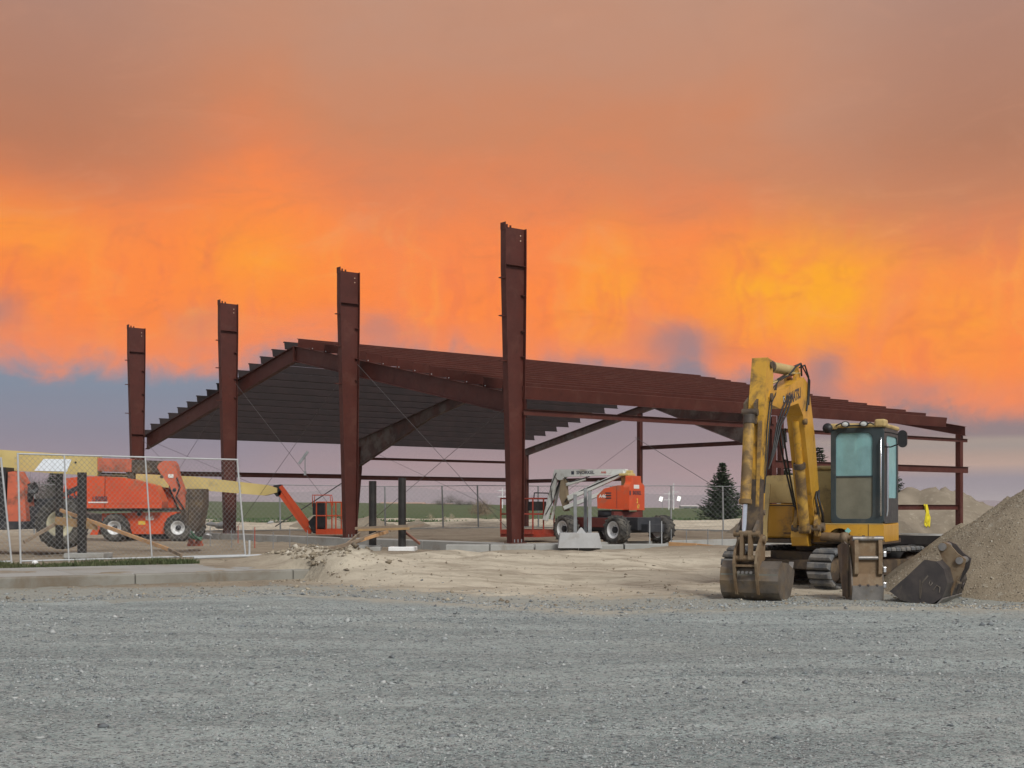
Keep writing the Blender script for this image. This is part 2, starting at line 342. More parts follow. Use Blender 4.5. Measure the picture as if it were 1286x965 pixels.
BA = np.array((.07, 38.4)); BE = np.array((.7804, .6252)); BD = np.array((-.6252, .7804))
def ab(x, y): dx, dy = x-BA[0], y-BA[1]; return dx*BE[0]+dy*BE[1], dx*BD[0]+dy*BD[1]
def bp(a, b, z): return Vector((BA[0]+BE[0]*a+BD[0]*b, BA[1]+BE[1]*a+BD[1]*b, z))
def yedge(x):
    return np.interp(x, [-30, -7.4, -4.6, -3.6, -2.4, -.25, 1, 2.6, 4, 6.8, 9, 30], [18.7, 18.7, 19.8, 20.4, 19.8, 18.2, 17.3, 17.7, 18.2, 17.5, 17.4, 17.5])
def ground_z(x, y, fine=True):
    x = np.asarray(x, float); y = np.asarray(y, float)
    t, q = tq(x, y); a, b = ab(x, y)
    apron = sst(t, 5.3, 6.6)*sst(-t, -16.5, -14.5)
    site = .17*(1-sst(q, 4.5, 9.5)) + .02
    behind = np.where(q > 0, site, 0)*sst(q, 0, .05)
    ramp = .16*sst(q, -5.5, 2.5)
    z = behind*(1-apron)+np.where(q < 3, ramp, np.maximum(ramp*(1-sst(q, 5, 10)), .04))*apron
    z = np.where(q > 0, z, z*apron+.015*sst(y-yedge(x), 0, 1.5))
    ins = sst(a, .1, .6)*sst(b, -.4, .2)*sst(-b, -27.9, -27.4)*sst(-a, -23.6, -23)
    z = z*(1-ins)+ins*.20
    # driveway ruts, dirt heaps
    z = z+apron*sst(q, -6, -3)*(1-sst(q, 3, 6))*.075*np.sin(q*1.9+.8*fbm(x*.3, y*.3, 5)*3)
    for (hx, hy, hz, hr) in ((-3.2, 24.5, .34, 1.0), (-4.5, 26.4, .30, 1.2), (-2.5, 24.6, .22, 1.3), (-3.9, 25.6, .2, .9), (-1.2, 29.5, .12, 1.8), (-3.1, 27.6, .14, 1.5), (.6, 33.6, .07, 2.), (5.5, 35, .08, 3)):
        r = np.hypot(x-hx, y-hy)/hr; z = z+hz*np.exp(-r*r*1.6)*(1+.5*fbm(x*3, y*3, 9, 3))
    far = sst(y, 74, 79)*(1-sst(y, 88, 96))
    z = z+far*(.30+.45*np.maximum(fbm(x*.12, y*.3, 21, 4)+.25, 0))
    z = z+sst(y, 88, 96)*.35
    mid = sst(y, 19.5, 26)*(1-sst(y, 150, 400))
    z = z+fbm(x*.5, y*.5, 2, 4)*.07*mid*(1-.6*ins)
    if fine: z = z+fbm(x*2.0, y*2.4, 4, 4)*.06*sst(y, 17, 20)*(1-sst(y, 60, 90))
    z = z-np.where((q < .2) & (q > -1.5), 1, 0)*(1-apron)*np.maximum(z-.02, 0)*(t < 5.4)
    z = z-.07*(1-sst(y-yedge(x), -1.6, -.1))
    return z
def sheet(name, xs, ys, zf, m, attrs=None):
    X, Y = np.meshgrid(xs, ys); Z = zf(X, Y); nx, ny = len(xs), len(ys)
    v = np.stack([X, Y, Z], -1).reshape(-1, 3)
    i = np.arange(nx*ny).reshape(ny, nx)
    q = np.stack([i[:-1, :-1], i[:-1, 1:], i[1:, 1:], i[1:, :-1]], -1).reshape(-1, 4)
    me = bpy.data.meshes.new(name); me.vertices.add(len(v)); me.vertices.foreach_set('co', v.ravel())
    me.loops.add(q.size); me.loops.foreach_set('vertex_index', q.ravel()); me.polygons.add(len(q))
    me.polygons.foreach_set('loop_start', np.arange(0, q.size, 4)); me.polygons.foreach_set('loop_total', np.full(len(q), 4))
    me.polygons.foreach_set('use_smooth', np.ones(len(q), bool)); me.update(); me.validate()
    for k, fn in (attrs or {}).items():
        at = me.attributes.new(k, 'FLOAT', 'POINT'); at.data.foreach_set('value', np.asarray(fn(X, Y), float).ravel())
    me.materials.append(m); o = bpy.data.objects.new(name, me); COL.objects.link(o); return o
# --- dirt: pale dry silt, brown fill and grey gravel spill are colours of the soil itself
m = bpy.data.materials.new('site_dirt'); m.use_nodes = True; m.node_tree.nodes.clear(); n = NT(m.node_tree)
P = n.node('ShaderNodeTexCoord').outputs['Object']
pale = n.node('ShaderNodeAttribute', attribute_name='pale').outputs['Fac']; grav = n.node('ShaderNodeAttribute', attribute_name='gravelly').outputs['Fac']
st = n.node('ShaderNodeMapping'); st.inputs['Rotation'].default_value = (0, 0, R(-28)); st.inputs['Scale'].default_value = (.5, 1.8, 1); n.l.new(P, st.inputs[0])
n1 = n.noise(P, .7, 6., .62); n2 = n.noise(st.outputs[0], 1.1, 6., .65, .5); n3 = n.noise(P, 6., 7., .72); n4 = n.noise(P, 40., 4., .75)
brown = n.mix(n.step(n1, .3, .7), (.34, .285, .21, 1), (.225, .18, .128, 1))
pl = n.mix(n.step(n2, .38, .66), (.60, .535, .415, 1), (.36, .308, .232, 1))
pf = n.m('ADD', pale, n.mul(n.sub(n2, .5), 1.1), clamp=True)
col = n.mix(pf, brown, pl)
gf = n.step(n.add(grav, n.add(n.mul(n.sub(n3, .5), 1.2), n.mul(n.sub(n1, .5), .8))), .35, .75)
col = n.mix(n.mul(gf, .8), col, (.345, .36, .325, 1))
col = n.mix(n.mul(n.step(n3, .52, .72), .42), col, (.22, .185, .14, 1)); col = n.mix(n.mul(n.step(n4, .56, .7), .4), col, (.54, .49, .41, 1))
b = n.node('ShaderNodeBsdfPrincipled'); n.l.new(col, b.inputs['Base Color']); b.inputs['Roughness'].default_value = .95; b.inputs['Specular IOR Level'].default_value = .15
bm_ = n.node('ShaderNodeBump'); bm_.inputs['Strength'].default_value = .9; bm_.inputs['Distance'].default_value = .06
n.l.new(n.add(n3, n.mul(n4, .4)), bm_.inputs['Height']); n.l.new(bm_.outputs[0], b.inputs['Normal'])
n.l.new(b.outputs[0], n.node('ShaderNodeOutputMaterial').inputs[0]); DIRT = m
def f_pale(x, y):
    t, q = tq(x, y); a, b = ab(x, y)
    ap = sst(t, 3.6, 6.5)*sst(-t, -19.5, -13.5)*sst(q, -9.5, -6.0)*(1-sst(q, 3.0, 7.5))
    far = sst(y, 60, 74)*.7
    return np.clip(ap*1.05+far+.25*sst(y, 40, 60), 0, 1.1)
def f_grav(x, y):
    d = y-yedge(x); return np.clip(1.05*np.exp(-np.maximum(d-.4, 0)/2.0)+.35*sst(-x, 3.2, 5)*(1-sst(y, 21, 23))+.25*sst(x, 4, 9)*(1-sst(y, 24, 30)), 0, 1)
xs = np.concatenate([[-6000, -3000, -1500, -700, -350, -180, -100, -70, -55], np.arange(-46, -12, .5), np.arange(-12, 14, .16), np.arange(14, 46, .5), [55, 70, 100, 180, 350, 700, 1500, 3000, 6000]])
ys = np.concatenate([[-400, -150, -60, -20, 0, 8, 12, 15], np.arange(16, 34, .13), np.arange(34, 62, .35), np.arange(62, 100, .5), [105, 115, 130, 160, 220, 320, 500, 900, 1800, 4000, 9000]])
g = struct(sheet('ground', xs, ys, ground_z, DIRT, {'pale': f_pale, 'gravelly': f_grav}))
# --- gravel lot
m = bpy.data.materials.new('crushed_gravel'); m.use_nodes = True; m.node_tree.nodes.clear(); n = NT(m.node_tree)
P = n.node('ShaderNodeTexCoord').outputs['Object']
def voro(scale, out='Color', feat='F1'):
    v = n.node('ShaderNodeTexVoronoi', feature=feat); v.inputs['Scale'].default_value = scale; n.l.new(P, v.inputs['Vector']); return v.outputs[out]
st = n.node('ShaderNodeMapping'); st.inputs['Scale'].default_value = (.3, 1.1, 1); n.l.new(P, st.inputs[0])
n1 = n.noise(P, .45, 6., .6); n2 = n.noise(st.outputs[0], 1.0, 7., .66, .4); n3 = n.noise(P, 7., 6., .72)
rt = n.node('ShaderNodeMapping'); rt.inputs['Rotation'].default_value = (0, 0, R(24)); rt.inputs['Scale'].default_value = (.05, .9, 1); n.l.new(P, rt.inputs[0]); nr_ = n.noise(rt.outputs[0], 1.3, 5., .6, .3); n4 = n.noise(P, 30., 5., .75)
dusty = n.node('ShaderNodeAttribute', attribute_name='dusty').outputs['Fac']
sep = n.node('ShaderNodeSeparateColor'); n.l.new(voro(55.), sep.inputs[0]); vc = sep.outputs[0]
sep2 = n.node('ShaderNodeSeparateColor'); n.l.new(voro(110.), sep2.inputs[0]); vc2 = sep2.outputs[1]
col = n.mix(n.step(n2, .36, .62), (.43, .49, .462, 1), (.285, .335, .32, 1))
col = n.mix(n.mul(n.step(n1, .5, .72), .45), col, (.44, .465, .41, 1))
col = n.mix(n.mul(n.step(nr_, .54, .66), .38), col, (.24, .262, .252, 1)); col = n.mix(n.mul(n.step(nr_, .42, .30), .4), col, (.49, .51, .47, 1))
col = n.mix(n.mul(n.step(n3, .46, .66), .5), col, (.13, .135, .14, 1))
col = n.mix(n.mul(n.step(vc, .66, .96), .75), col, (.47, .47, .45, 1)); col = n.mix(n.mul(n.step(vc, .30, .04), .85), col, (.085, .088, .092, 1))
col = n.mix(n.mul(n.step(vc2, .8, 1.), .5), col, (.42, .42, .41, 1)); col = n.mix(n.mul(n.step(n4, .55, .72), .6), col, (.10, .105, .108, 1))
col = n.mix(n.mul(n.step(n.add(dusty, n.add(n.mul(n.sub(n1, .5), 1.2), n.mul(n.sub(n3, .5), .7))), .35, .9), .75), col, (.47, .43, .345, 1))
b = n.node('ShaderNodeBsdfPrincipled'); n.l.new(col, b.inputs['Base Color']); b.inputs['Roughness'].default_value = .9; b.inputs['Specular IOR Level'].default_value = .2
bm_ = n.node('ShaderNodeBump'); bm_.inputs['Strength'].default_value = 1.; bm_.inputs['Distance'].default_value = .03
hgt = n.add(n.mul(voro(55., 'Distance'), -.5), n.add(n.mul(n3, .9), n.mul(n4, .8)))
n.l.new(hgt, bm_.inputs['Height']); n.l.new(bm_.outputs[0], b.inputs['Normal'])
n.l.new(b.outputs[0], n.node('ShaderNodeOutputMaterial').inputs[0]); GRAV = m
def gravel_z(x, y):
    d = yedge(x)-y+.5*fbm(x*.9, y*.9, 31, 4)
    return np.clip(d*.028, -.14, .0)+fbm(x*.35, y*.9, 33, 4)*.03+fbm(x*3, y*3, 35, 4)*.020
xs = np.concatenate([[-60, -40, -25, -16], np.arange(-11, 11.5, .07), [16, 25, 40, 60]])
ys = np.concatenate([[-60, -30, -12, -4, 0, 3], np.arange(4.5, 22, .07)])
struct(sheet('gravel_lot', xs, ys, gravel_z, GRAV, {'dusty': lambda x, y: .95*np.exp(-np.maximum(yedge(x)-y-.2, 0)/1.1)*sst(x, -6, -1.5)+.3*np.exp(-np.maximum(yedge(x)-y, 0)/.8)}))
# --- loose stones lying on the lot
def stones(name, x, y, z, r, m, flat=.65):
    k = len(x); base = np.array([(1, 0, 0), (-1, 0, 0), (0, 1, 0), (0, -1, 0), (0, 0, 1), (0, 0, -1)], float)
    v = base[None]*(1+.45*rng.standard_normal((k, 6, 1)).clip(-1.2, 1.2))
    an = rng.random(k)*6.283; c, s_ = np.cos(an), np.sin(an)
    sc = r[:, None]*np.stack([1+.5*rng.random(k), .8+.3*rng.random(k), np.full(k, flat)], -1)
    v = (v+.25*rng.standard_normal((k, 6, 3)))*sc[:, None, :]
    vx = v[..., 0]*c[:, None]-v[..., 1]*s_[:, None]; vy = v[..., 0]*s_[:, None]+v[..., 1]*c[:, None]
    v = np.stack([vx+x[:, None], vy+y[:, None], v[..., 2]+z[:, None]], -1).reshape(-1, 3)
    f = np.array([(0, 2, 4), (2, 1, 4), (1, 3, 4), (3, 0, 4), (2, 0, 5), (1, 2, 5), (3, 1, 5), (0, 3, 5)])
    q = (f[None]+6*np.arange(k)[:, None, None]).reshape(-1, 3)
    me = bpy.data.meshes.new(name); me.vertices.add(len(v)); me.vertices.foreach_set('co', v.ravel())
    me.loops.add(q.size); me.loops.foreach_set('vertex_index', q.ravel()); me.polygons.add(len(q))
    me.polygons.foreach_set('loop_start', np.arange(0, q.size, 3)); me.polygons.foreach_set('loop_total', np.full(len(q), 3)); me.update()
    at = me.attributes.new('tone', 'FLOAT', 'POINT'); at.data.foreach_set('value', np.repeat(rng.random(k), 6))
    me.materials.append(m); o = bpy.data.objects.new(name, me); COL.objects.link(o); o['kind'] = 'stuff'; return o
def stone_mat(name, stops):
    m = bpy.data.materials.new(name); m.use_nodes = True; m.node_tree.nodes.clear(); n = NT(m.node_tree)
    t = n.node('ShaderNodeAttribute', attribute_name='tone').outputs['Fac']
    c = n.ramp(t, [(p, q+(1,)) for p, q in stops]); b = n.node('ShaderNodeBsdfPrincipled'); n.l.new(c, b.inputs[0]); b.inputs['Roughness'].default_value = .85
    n.l.new(b.outputs[0], n.node('ShaderNodeOutputMaterial').inputs[0]); return m
SGREY = stone_mat('grey_stone', [(0, (.12, .13, .135)), (.35, (.22, .24, .24)), (.7, (.31, .33, .32)), (.95, (.39, .40, .38)), (1, (.47, .475, .45))])
STAN = stone_mat('tan_stone', [(0, (.15, .12, .085)), (.5, (.26, .215, .15)), (.85, (.40, .345, .255)), (1, (.52, .48, .40))])
k = 60000
yy = 1/(1/5.2-rng.random(k)*(1/5.2-1/18.0)); xx = (rng.random(k)*2-1)*(.41*yy+.3)
clump = vnoise(xx*1.3, yy*2.2, 51)+vnoise(xx*.4, yy*.8, 52)+.6*vnoise(xx*4, yy*4, 53)
keep = (rng.random(k) < np.clip(.5+1.1*clump, .10, 1)) & (yy < yedge(xx)-.2); xx, yy = xx[keep], yy[keep]
rr = .0042*np.exp(.42*rng.standard_normal(len(xx)))*(yy/6)**.9; big = rng.random(len(xx)) < .006; rr[big] *= 2.3
k2 = 9000; x2 = (rng.random(k2)*2-1)*8; y2 = yedge(x2)+rng.exponential(.75, k2)-.3; t2, q2 = tq(x2, y2); ok = (q2 < -.2) | (t2 > 6); x2, y2 = x2[ok], y2[ok]
r2 = .0085*np.exp(.45*rng.standard_normal(len(x2)))
zz_ = np.concatenate([gravel_z(xx, yy)+rr*.15, np.maximum(ground_z(x2, y2), gravel_z(x2, y2))+r2*.15]); xx = np.concatenate([xx, x2]); yy = np.concatenate([yy, y2]); rr = np.concatenate([rr, r2])
o = stones('loose_gravel', xx, yy, zz_, rr, SGREY); o['label'] = 'loose grey stones scattered over the gravel lot'
k = 18000
yy = 17.2+rng.random(k)*16; xx = (rng.random(k)*2-1)*(.41*yy); t, q = tq(xx, yy)
w = np.exp(-((xx+3.4)**2+(yy-24.9)**2)/1.6)*1.6+np.exp(-((xx+4.4)**2+(yy-26.3)**2)/1.4)*1.3+.2+.35*np.exp(-np.abs(yy-yedge(xx)))
keep = rng.random(k) < w; xx, yy = xx[keep], yy[keep]
near = np.exp(-((xx+3.6)**2+(yy-25.2)**2)/4.5)
rr = (.010+.012*near)*np.exp(.5*rng.standard_normal(len(xx)))
xk, yk = -3.7+rng.standard_normal(700)*.5, 24.9+rng.standard_normal(700)*.6; xj, yj = -4.5+rng.standard_normal(500)*.8, 26.3+rng.standard_normal(500)*.4
xx = np.concatenate([xx, xk, xj]); yy = np.concatenate([yy, yk, yj]); rr = np.concatenate([rr, .017*np.exp(.6*rng.standard_normal(1200))])
t, q = tq(xx, yy); ok = ~((q > -.3) & (q < 3.1) & (t < 5.4)); xx, yy, rr = xx[ok], yy[ok], rr[ok]
o = stones('dirt_clods', xx, yy, ground_z(xx, yy)+rr*.2, rr, STAN, .7); o['label'] = 'tan clods and stones broken over the dirt driveway edge'
# --- kerbs and sidewalk, laid in sections
def cp(t, q, z): return Vector((CA[0]+CC[0]*t+CN[0]*q, CA[1]+CC[1]*t+CN[1]*q, z))
def slab(t0, t1, q0, q1, z0, zt0, zt1):
    mb = MB(); P8 = [cp(t0, q0, z0), cp(t1, q0, z0), cp(t1, q1, z0), cp(t0, q1, z0), cp(t0, q0, zt0), cp(t1, q0, zt0), cp(t1, q1, zt1), cp(t0, q1, zt1)]
    return mb.add(P8, MB.BF)
root = thing('sidewalk', cp(0, 1.3, .2), 'pale concrete sidewalk behind the kerb at left', 'sidewalk'); root['kind'] = 'structure'; del root['category']
t0 = -6.5
while t0 < 5.3:
    t1 = min(t0+1.55, 5.5); slab(t0, t1-.012, .17, 2.7, .0, .195+random.uniform(-.004, .004), .225).build('slab', SWALK, root, True, .008); t0 = t1
root = thing('kerb', cp(0, 0, 0), 'concrete kerb along the gravel lot', 'kerb'); root['kind'] = 'structure'; del root['category']
t0 = -6.5
while t0 < 5.3:
    t1 = min(t0+2.9, 5.5); slab(t0, t1-.012, -.02, .155, -.1, .19+random.uniform(-.005, .005), .195).build('kerb_section', CURBM, root, True, .02); t0 = t1
t0 = 14.9
while t0 < 21:
    slab(t0, t0+2.98, .0, .16, -.1, .17, .175).build('kerb_section', CURBM, root, True, .02); t0 += 3
# --- grass strip along the fence
def grass(name, n_, place, hmin, hmax, m, wd=.012):
    v = []; f = []
    for i in range(n_):
        x, y, z = place(); h = random.uniform(hmin, hmax); a = random.uniform(0, 6.28); lx, ly = random.gauss(0, h*.35), random.gauss(0, h*.35)
        c, s_ = math.cos(a)*wd, math.sin(a)*wd; k = len(v)
        v += [(x-c, y-s_, z), (x+c, y+s_, z), (x+lx*.4+c*.7, y+ly*.4+s_*.7, z+h*.6), (x+lx, y+ly, z+h), (x+lx*.4-c*.7, y+ly*.4-s_*.7, z+h*.6)]
        f += [(k, k+1, k+2, k+4), (k+4, k+2, k+3)]
    me = bpy.data.meshes.new(name); me.from_pydata(v, [], f); me.materials.append(m)
    o = bpy.data.objects.new(name, me); COL.objects.link(o); o['kind'] = 'stuff'; return o
GRASSM = mat('weed_green', (.060, .082, .030), (.10, .105, .045), .8, 2.)
def pl_grass():
    while True:
        t = random.uniform(-5, 4.2); q = random.gauss(3.0, .22)
        if 2.72 < q < 3.9 and random.random() < .35+.9*max(0, .5+float(vnoise(t*1.7, q*1.5, 77))): break
    p = cp(t, q, 0); return p.x, p.y, float(ground_z(p.x, p.y))-.01
o = grass('grass', 9000, pl_grass, .05, .15, GRASSM); o['label'] = 'strip of short weeds between sidewalk and fence'
# --- far field, hills
FIELD = mat('field_green', (.052, .088, .032), (.072, .105, .042), .95, .06, c3=(.085, .10, .045))
def field_z(x, y):
    return .40+sst(y, 84, 380)*np.interp(x, [-120, -60, 0, 60, 120], [2.6, 2.3, 1.35, .35, .3])+fbm(x*.05, y*.05, 61)*.25*sst(y, 100, 200)+fbm(x*.4, y*.4, 62)*.18
struct(sheet('field', np.linspace(-260, 260, 180), np.concatenate([np.arange(83.5, 130, 1.), np.linspace(131, 420, 40)]), field_z, FIELD))
def pl_f():
    y = 83+random.random()**1.7*22; x = (random.random()*2-1)*.42*y; return x, y, float(field_z(x, y))-.05
o = grass('field_grass', 14000, pl_f, .08, .22, mat('field_blade', (.055, .10, .035), (.085, .125, .05), .9, .3), .05); o['label'] = 'green field grass growing beyond the building site'
HILL = mat('far_hill', (.24, .20, .22), (.27, .23, .245), 1., .002)
HZX = [-1400, -900, -700, -500, -380, -250, -120, 0, 120, 250, 330, 420, 520, 700, 900, 1400]; HZH = [12, 14, 16, 30, 38, 44, 36, 30, 22, 30, 27, 24, 34, 20, 16, 10]
def hill_z(x, y):
    r = np.interp(x, HZX, HZH); return -3+(r+fbm(x*.012, y*.01, 71, 5)*9)*sst(y, 2300, 2700)*(1-sst(y, 2750, 3300))*1.05
struct(sheet('hills', np.linspace(-1800, 1800, 260), np.linspace(2250, 3350, 30), hill_z, HILL))

# ================================================================== STEEL BUILDING
BL = thing('steel_building_frame', bp(0, 13.7, .2), 'red oxide steel building frame, gabled purlin roof and four tall tapered columns', 'building frame')
eV, dV, zV = Vector((BE[0], BE[1], 0)), Vector((BD[0], BD[1], 0)), Vector((0, 0, 1))
def plate_poly(mb, poly, b, t, axis='e'):
    """poly in (a,z) at fixed b (axis e) or (b,z) at fixed a (axis d), thickness t"""
    if axis == 'e': mb.prism(poly, bp(0, b, 0), eV, zV, dV, -t/2, t/2)
    else: mb.prism(poly, bp(b, 0, 0), dV, zV, eV, -t/2, t/2)
def flange_strip(pts, at, w, t, axis, outward):
    """thin plate following the edge pts, w wide across the web plane"""
    mb = MB(); U = eV if axis == 'e' else dV; Nn = dV if axis == 'e' else eV
    o = bp(0, at, 0) if axis == 'e' else bp(at, 0, 0)
    a = [Vector(p) for p in pts]; nn = []
    for i in range(len(a)):
        d = (a[min(i+1, len(a)-1)]-a[max(i-1, 0)]).normalized(); nn.append(Vector((d.y, -d.x))*outward)
    poly = [tuple(p) for p in a]+[tuple(p+q*t) for p, q in zip(reversed(a), reversed(nn))]
    mb.prism(poly, o, U, zV, Nn, -w/2, w/2); return mb
ZB = .30
for i in range(4):
    b = i*9.14; L = [(-.17, ZB+.02), (-.40, 8.35), (-.40, 9.5)]; Rr = [(.25, ZB+.02), (.35, 8.35), (.35, 9.5)]
    mb = MB(); plate_poly(mb, L+Rr[::-1], b, .014); c = mb.build('column', PRIMER, BL, True)
    flange_strip(L, b, .24, .018, 'e', -1).build('flange', PRIMER, c)
    flange_strip(Rr, b, .24, .018, 'e', 1).build('flange', PRIMER, c)
    for z, a0, a1 in ((8.4, -.39, .34),)+(((4.66, -.27, .29),) if i == 3 else ()):
        mb = MB().beam(bp(a0, b, z), bp(a1, b, z), .235, .014); mb.build('stiffener_plate', PRIMER, c)
    for z in (7.55, 6.5, 5.75): MB().beam(bp(.22, b-.06, z), bp(.33+.012*(z-8), b-.06, z), .10, .014).build('girt_clip', PRIMER, c)
    for z in (8.0, 6.9, 5.6): MB().beam(bp(-.55-.0, b, z), bp(-.41+.028*(8.35-z), b, z), .10, .03).build('girt_clip', PRIMER, c)
    MB().beam(bp(-.42, b, 9.42), bp(-.42, b, 9.62), .24, .018, side=dV).build('bolt_plate', PRIMER, c)
    mb = MB(); mb.tube(bp(-.28, b, 9.5), bp(-.28, b, 9.58), .03, n=8); mb.tube(bp(-.15, b, 9.5), bp(-.15, b, 9.56), .03, n=8); mb.build('bolts', PRIMER, c, kind='stuff')
    mb = MB(); mb.tube(bp(.22, b-.02, 9.3), bp(.22, b-.006, 9.3), .018, n=8); mb.tube(bp(.22, b-.02, 9.15), bp(.22, b-.006, 9.15), .018, n=8); mb.build('bolt_hole', mat('painted_sky', (.7, .5, .35), (.65, .45, .3), .4, 3.), c, kind='stuff')  # solid discs; the sky showing through bolt holes is painted as their colour
    MB().beam(bp(-.25, b, ZB), bp(.33, b, ZB), .34, .03).build('base_plate', PRIMER, c)
    mb = MB()
    for a in (-.1, .03, .16):
        for s_ in (-.13, .13): mb.tube(bp(a, b+s_, ZB), bp(a, b+s_, ZB+.11), .018, n=6)
    mb.build('anchor_bolts', GALVD, c, kind='stuff')
EAVE, PEAK, SPAN = 4.62, 7.40, 27.42; SL = (PEAK-EAVE)/(SPAN/2)
def rtop(b): return EAVE+SL*min(b, SPAN-b)
def rafter(a, b0, b1, d0, d1, m=PRIMER, over0=0., hk=None):
    """tapered I rafter in the plane a, from b0 to b1; d0,d1 web depths"""
    bs = [b0, b1] if not hk else [b0, b0+(b1-b0)*hk, b1]; ds = [d0, d1] if not hk else [d0, d1, d1]
    top = [(b, rtop(b)-.012) for b in bs]; bot = [(b, rtop(b)-d) for b, d in zip(bs, ds)]
    mb = MB(); plate_poly(mb, top+bot[::-1], a, .012, 'd'); r = mb.build('rafter', m, BL, True)
    s = 1 if b1 > b0 else -1
    flange_strip(top, a, .2, .012, 'd', -s).build('flange', m, r); flange_strip(bot, a, .2, .014, 'd', s).build('flange', m, r)
    return r
for s0, s1 in ((0, SPAN/2-.02), (SPAN, SPAN/2+.02)):
    r = rafter(.47, s0, s1, .62, .56)
    MB().beam(bp(.47, s1, rtop(s1)-.62), bp(.47, s1, rtop(s1)-.0), .23, .02, side=eV).build('end_plate', PRIMER, r)
    sg = 1 if s1 > s0 else -1
    rafter(11.45, s0+sg*.15, s1, 1.42, .5, PRIMER_D, hk=.5); rafter(22.9, s0-sg*.27, s1, .36, .36, PRIMER_D if s0 else PRIMER)
# interior and end columns
for b, s in ((0, 1), (SPAN, -1)):
    mb = MB(); poly = [(b-s*.1, .25), (b-s*.1, 4.5), (b+s*.78, 4.4), (b+s*.72, 3.25), (b+s*.25, .25)]
    plate_poly(mb, poly, 11.45, .014, 'd'); c = mb.build('column', PRIMER, BL, True)
    flange_strip([(b-s*.1, .25), (b-s*.1, 4.5)], 11.45, .24, .018, 'd', -s).build('flange', PRIMER, c)
    flange_strip([(b+s*.25, .25), (b+s*.72, 3.25), (b+s*.78, 4.4)], 11.45, .24, .018, 'd', s).build('flange', PRIMER, c)
for b in (0, 9.14, 18.28, SPAN):
    zt = rtop(b)-.36; mb = MB()
    mb.beam(bp(22.9, b, .2), bp(22.9, b, zt), .012, .22, side=eV); mb.beam(bp(22.8, b, .2), bp(22.8, b, zt), .2, .012, side=dV); mb.beam(bp(23.0, b, .2), bp(23.0, b, zt), .2, .012, side=dV)
    mb.beam(bp(22.9, b-.11, .2), bp(22.9, b-.11, zt), .012, .2, side=dV)
    mb.build('end_post', PRIMER, BL, True)
# purlins: one rolled section, shared by all of a slope
A_0, A_1 = .28, 21.95
def zsec(depth, tilt, fl=.075, t=.006):
    mb = MB(); L = A_1-A_0; nr = (dV*(-SL*tilt)+zV).normalized(); ta = (dV+zV*SL*tilt).normalized(); e = eV
    def bx(u0, u1, v0, v1):
        P = [ta*u+nr*v+e*w for w in (0, L) for u, v in ((u0, v0), (u1, v0), (u1, v1), (u0, v1))]
        mb.add(P, [(0, 1, 2, 3), (7, 6, 5, 4), (0, 4, 5, 1), (1, 5, 6, 2), (2, 6, 7, 3), (3, 7, 4, 0)])
    bx(-t/2, t/2, 0, depth); bx(t/2, fl, depth-t, depth); bx(-fl, -t/2, 0, t); bx(fl-t, fl, depth-.03, depth-t); return mb
def place(me, name, p):
    o = bpy.data.objects.new(name, me); COL.objects.link(o); o.parent = BL; o.matrix_parent_inverse = BL.matrix_basis.inverted(); o.location = p; return o
PRIMER_L = PRIMER
for tilt in (1, -1):
    pm = zsec(.31, tilt).mesh('purlin', PRIMER if tilt == 1 else PURLIN_DK); em = zsec(.36, tilt, .09).mesh('eave_strut', PRIMER if tilt == 1 else PURLIN_DK)
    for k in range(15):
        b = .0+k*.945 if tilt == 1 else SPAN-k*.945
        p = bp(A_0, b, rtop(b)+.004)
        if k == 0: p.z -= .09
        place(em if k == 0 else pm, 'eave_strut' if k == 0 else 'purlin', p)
mb = MB()
for k in range(46):
    b = random.choice(range(2, 14))*.945; a = random.uniform(1.5, 21); p = bp(a, b-.03, rtop(b)+random.uniform(.06, .2)); mb.beam(p, p+dV*-.02, .04, .04)
for k in range(14):
    b = k*.945; p = bp(.36, b-.02, rtop(b)+.05); mb.beam(p, p-eV*.02, .05, .03); 
mb.build('bolt_heads', GALV, BL, True, kind='stuff')
def girt(a0, b0, a1, b1, z, h, out, m=PRIMER):
    p, q = bp(a0, b0, z), bp(a1, b1, z); sd = (q-p).normalized().cross(zV)*out; mb = MB()
    mb.beam(p, q, .006, h); mb.beam(p+sd*.04+zV*(h/2-.003), q+sd*.04+zV*(h/2-.003), .075, .006); mb.beam(p-sd*.04-zV*(h/2-.003), q-sd*.04-zV*(h/2-.003), .075, .006)
    return mb.build('girt', m, BL, True)
girt(.25, -.12, 11.4, -.12, 4.13, .17, 1); girt(11.5, -.12, 23.3, -.12, 4.02, .13, 1); girt(11.5, -.12, 23.35, -.12, 2.84, .25, 1); girt(11.5, .0, 22.8, .0, 1.34, .2, 1)
girt(.3, SPAN+.1, 11.4, SPAN+.1, 2.90, .22, 1); girt(11.5, SPAN+.1, 22.9, SPAN+.1, 2.86, .22, 1); girt(11.5, SPAN+.1, 22.9, SPAN+.1, 3.84, .13, 1)
girt(22.9, 18.2, 22.9, 9.2, 4.36, .2, 1); girt(22.9, SPAN, 22.9, 18.3, 2.80, .2, 1)
def cable(p, q, r=.008): return MB().tube(p, q, r, n=5).build('brace_cable', CABLEM, BL, True)
for i in range(3):
    b0, b1 = i*9.14, (i+1)*9.14
    cable(bp(.2, b0+.2, rtop(b0)-.1 if i == 0 else 6.3 if i == 1 else 6.2), bp(.2, b1-.2, .45)); cable(bp(.2, b1-.2, 6.3 if i < 2 else 4.4), bp(.2, b0+.2, .45))
cable(bp(22.7, 18.1, 4.9), bp(22.7, 27.2, .5)); cable(bp(22.7, 18.4, 4.9), bp(22.7, 9.3, .6), .014)
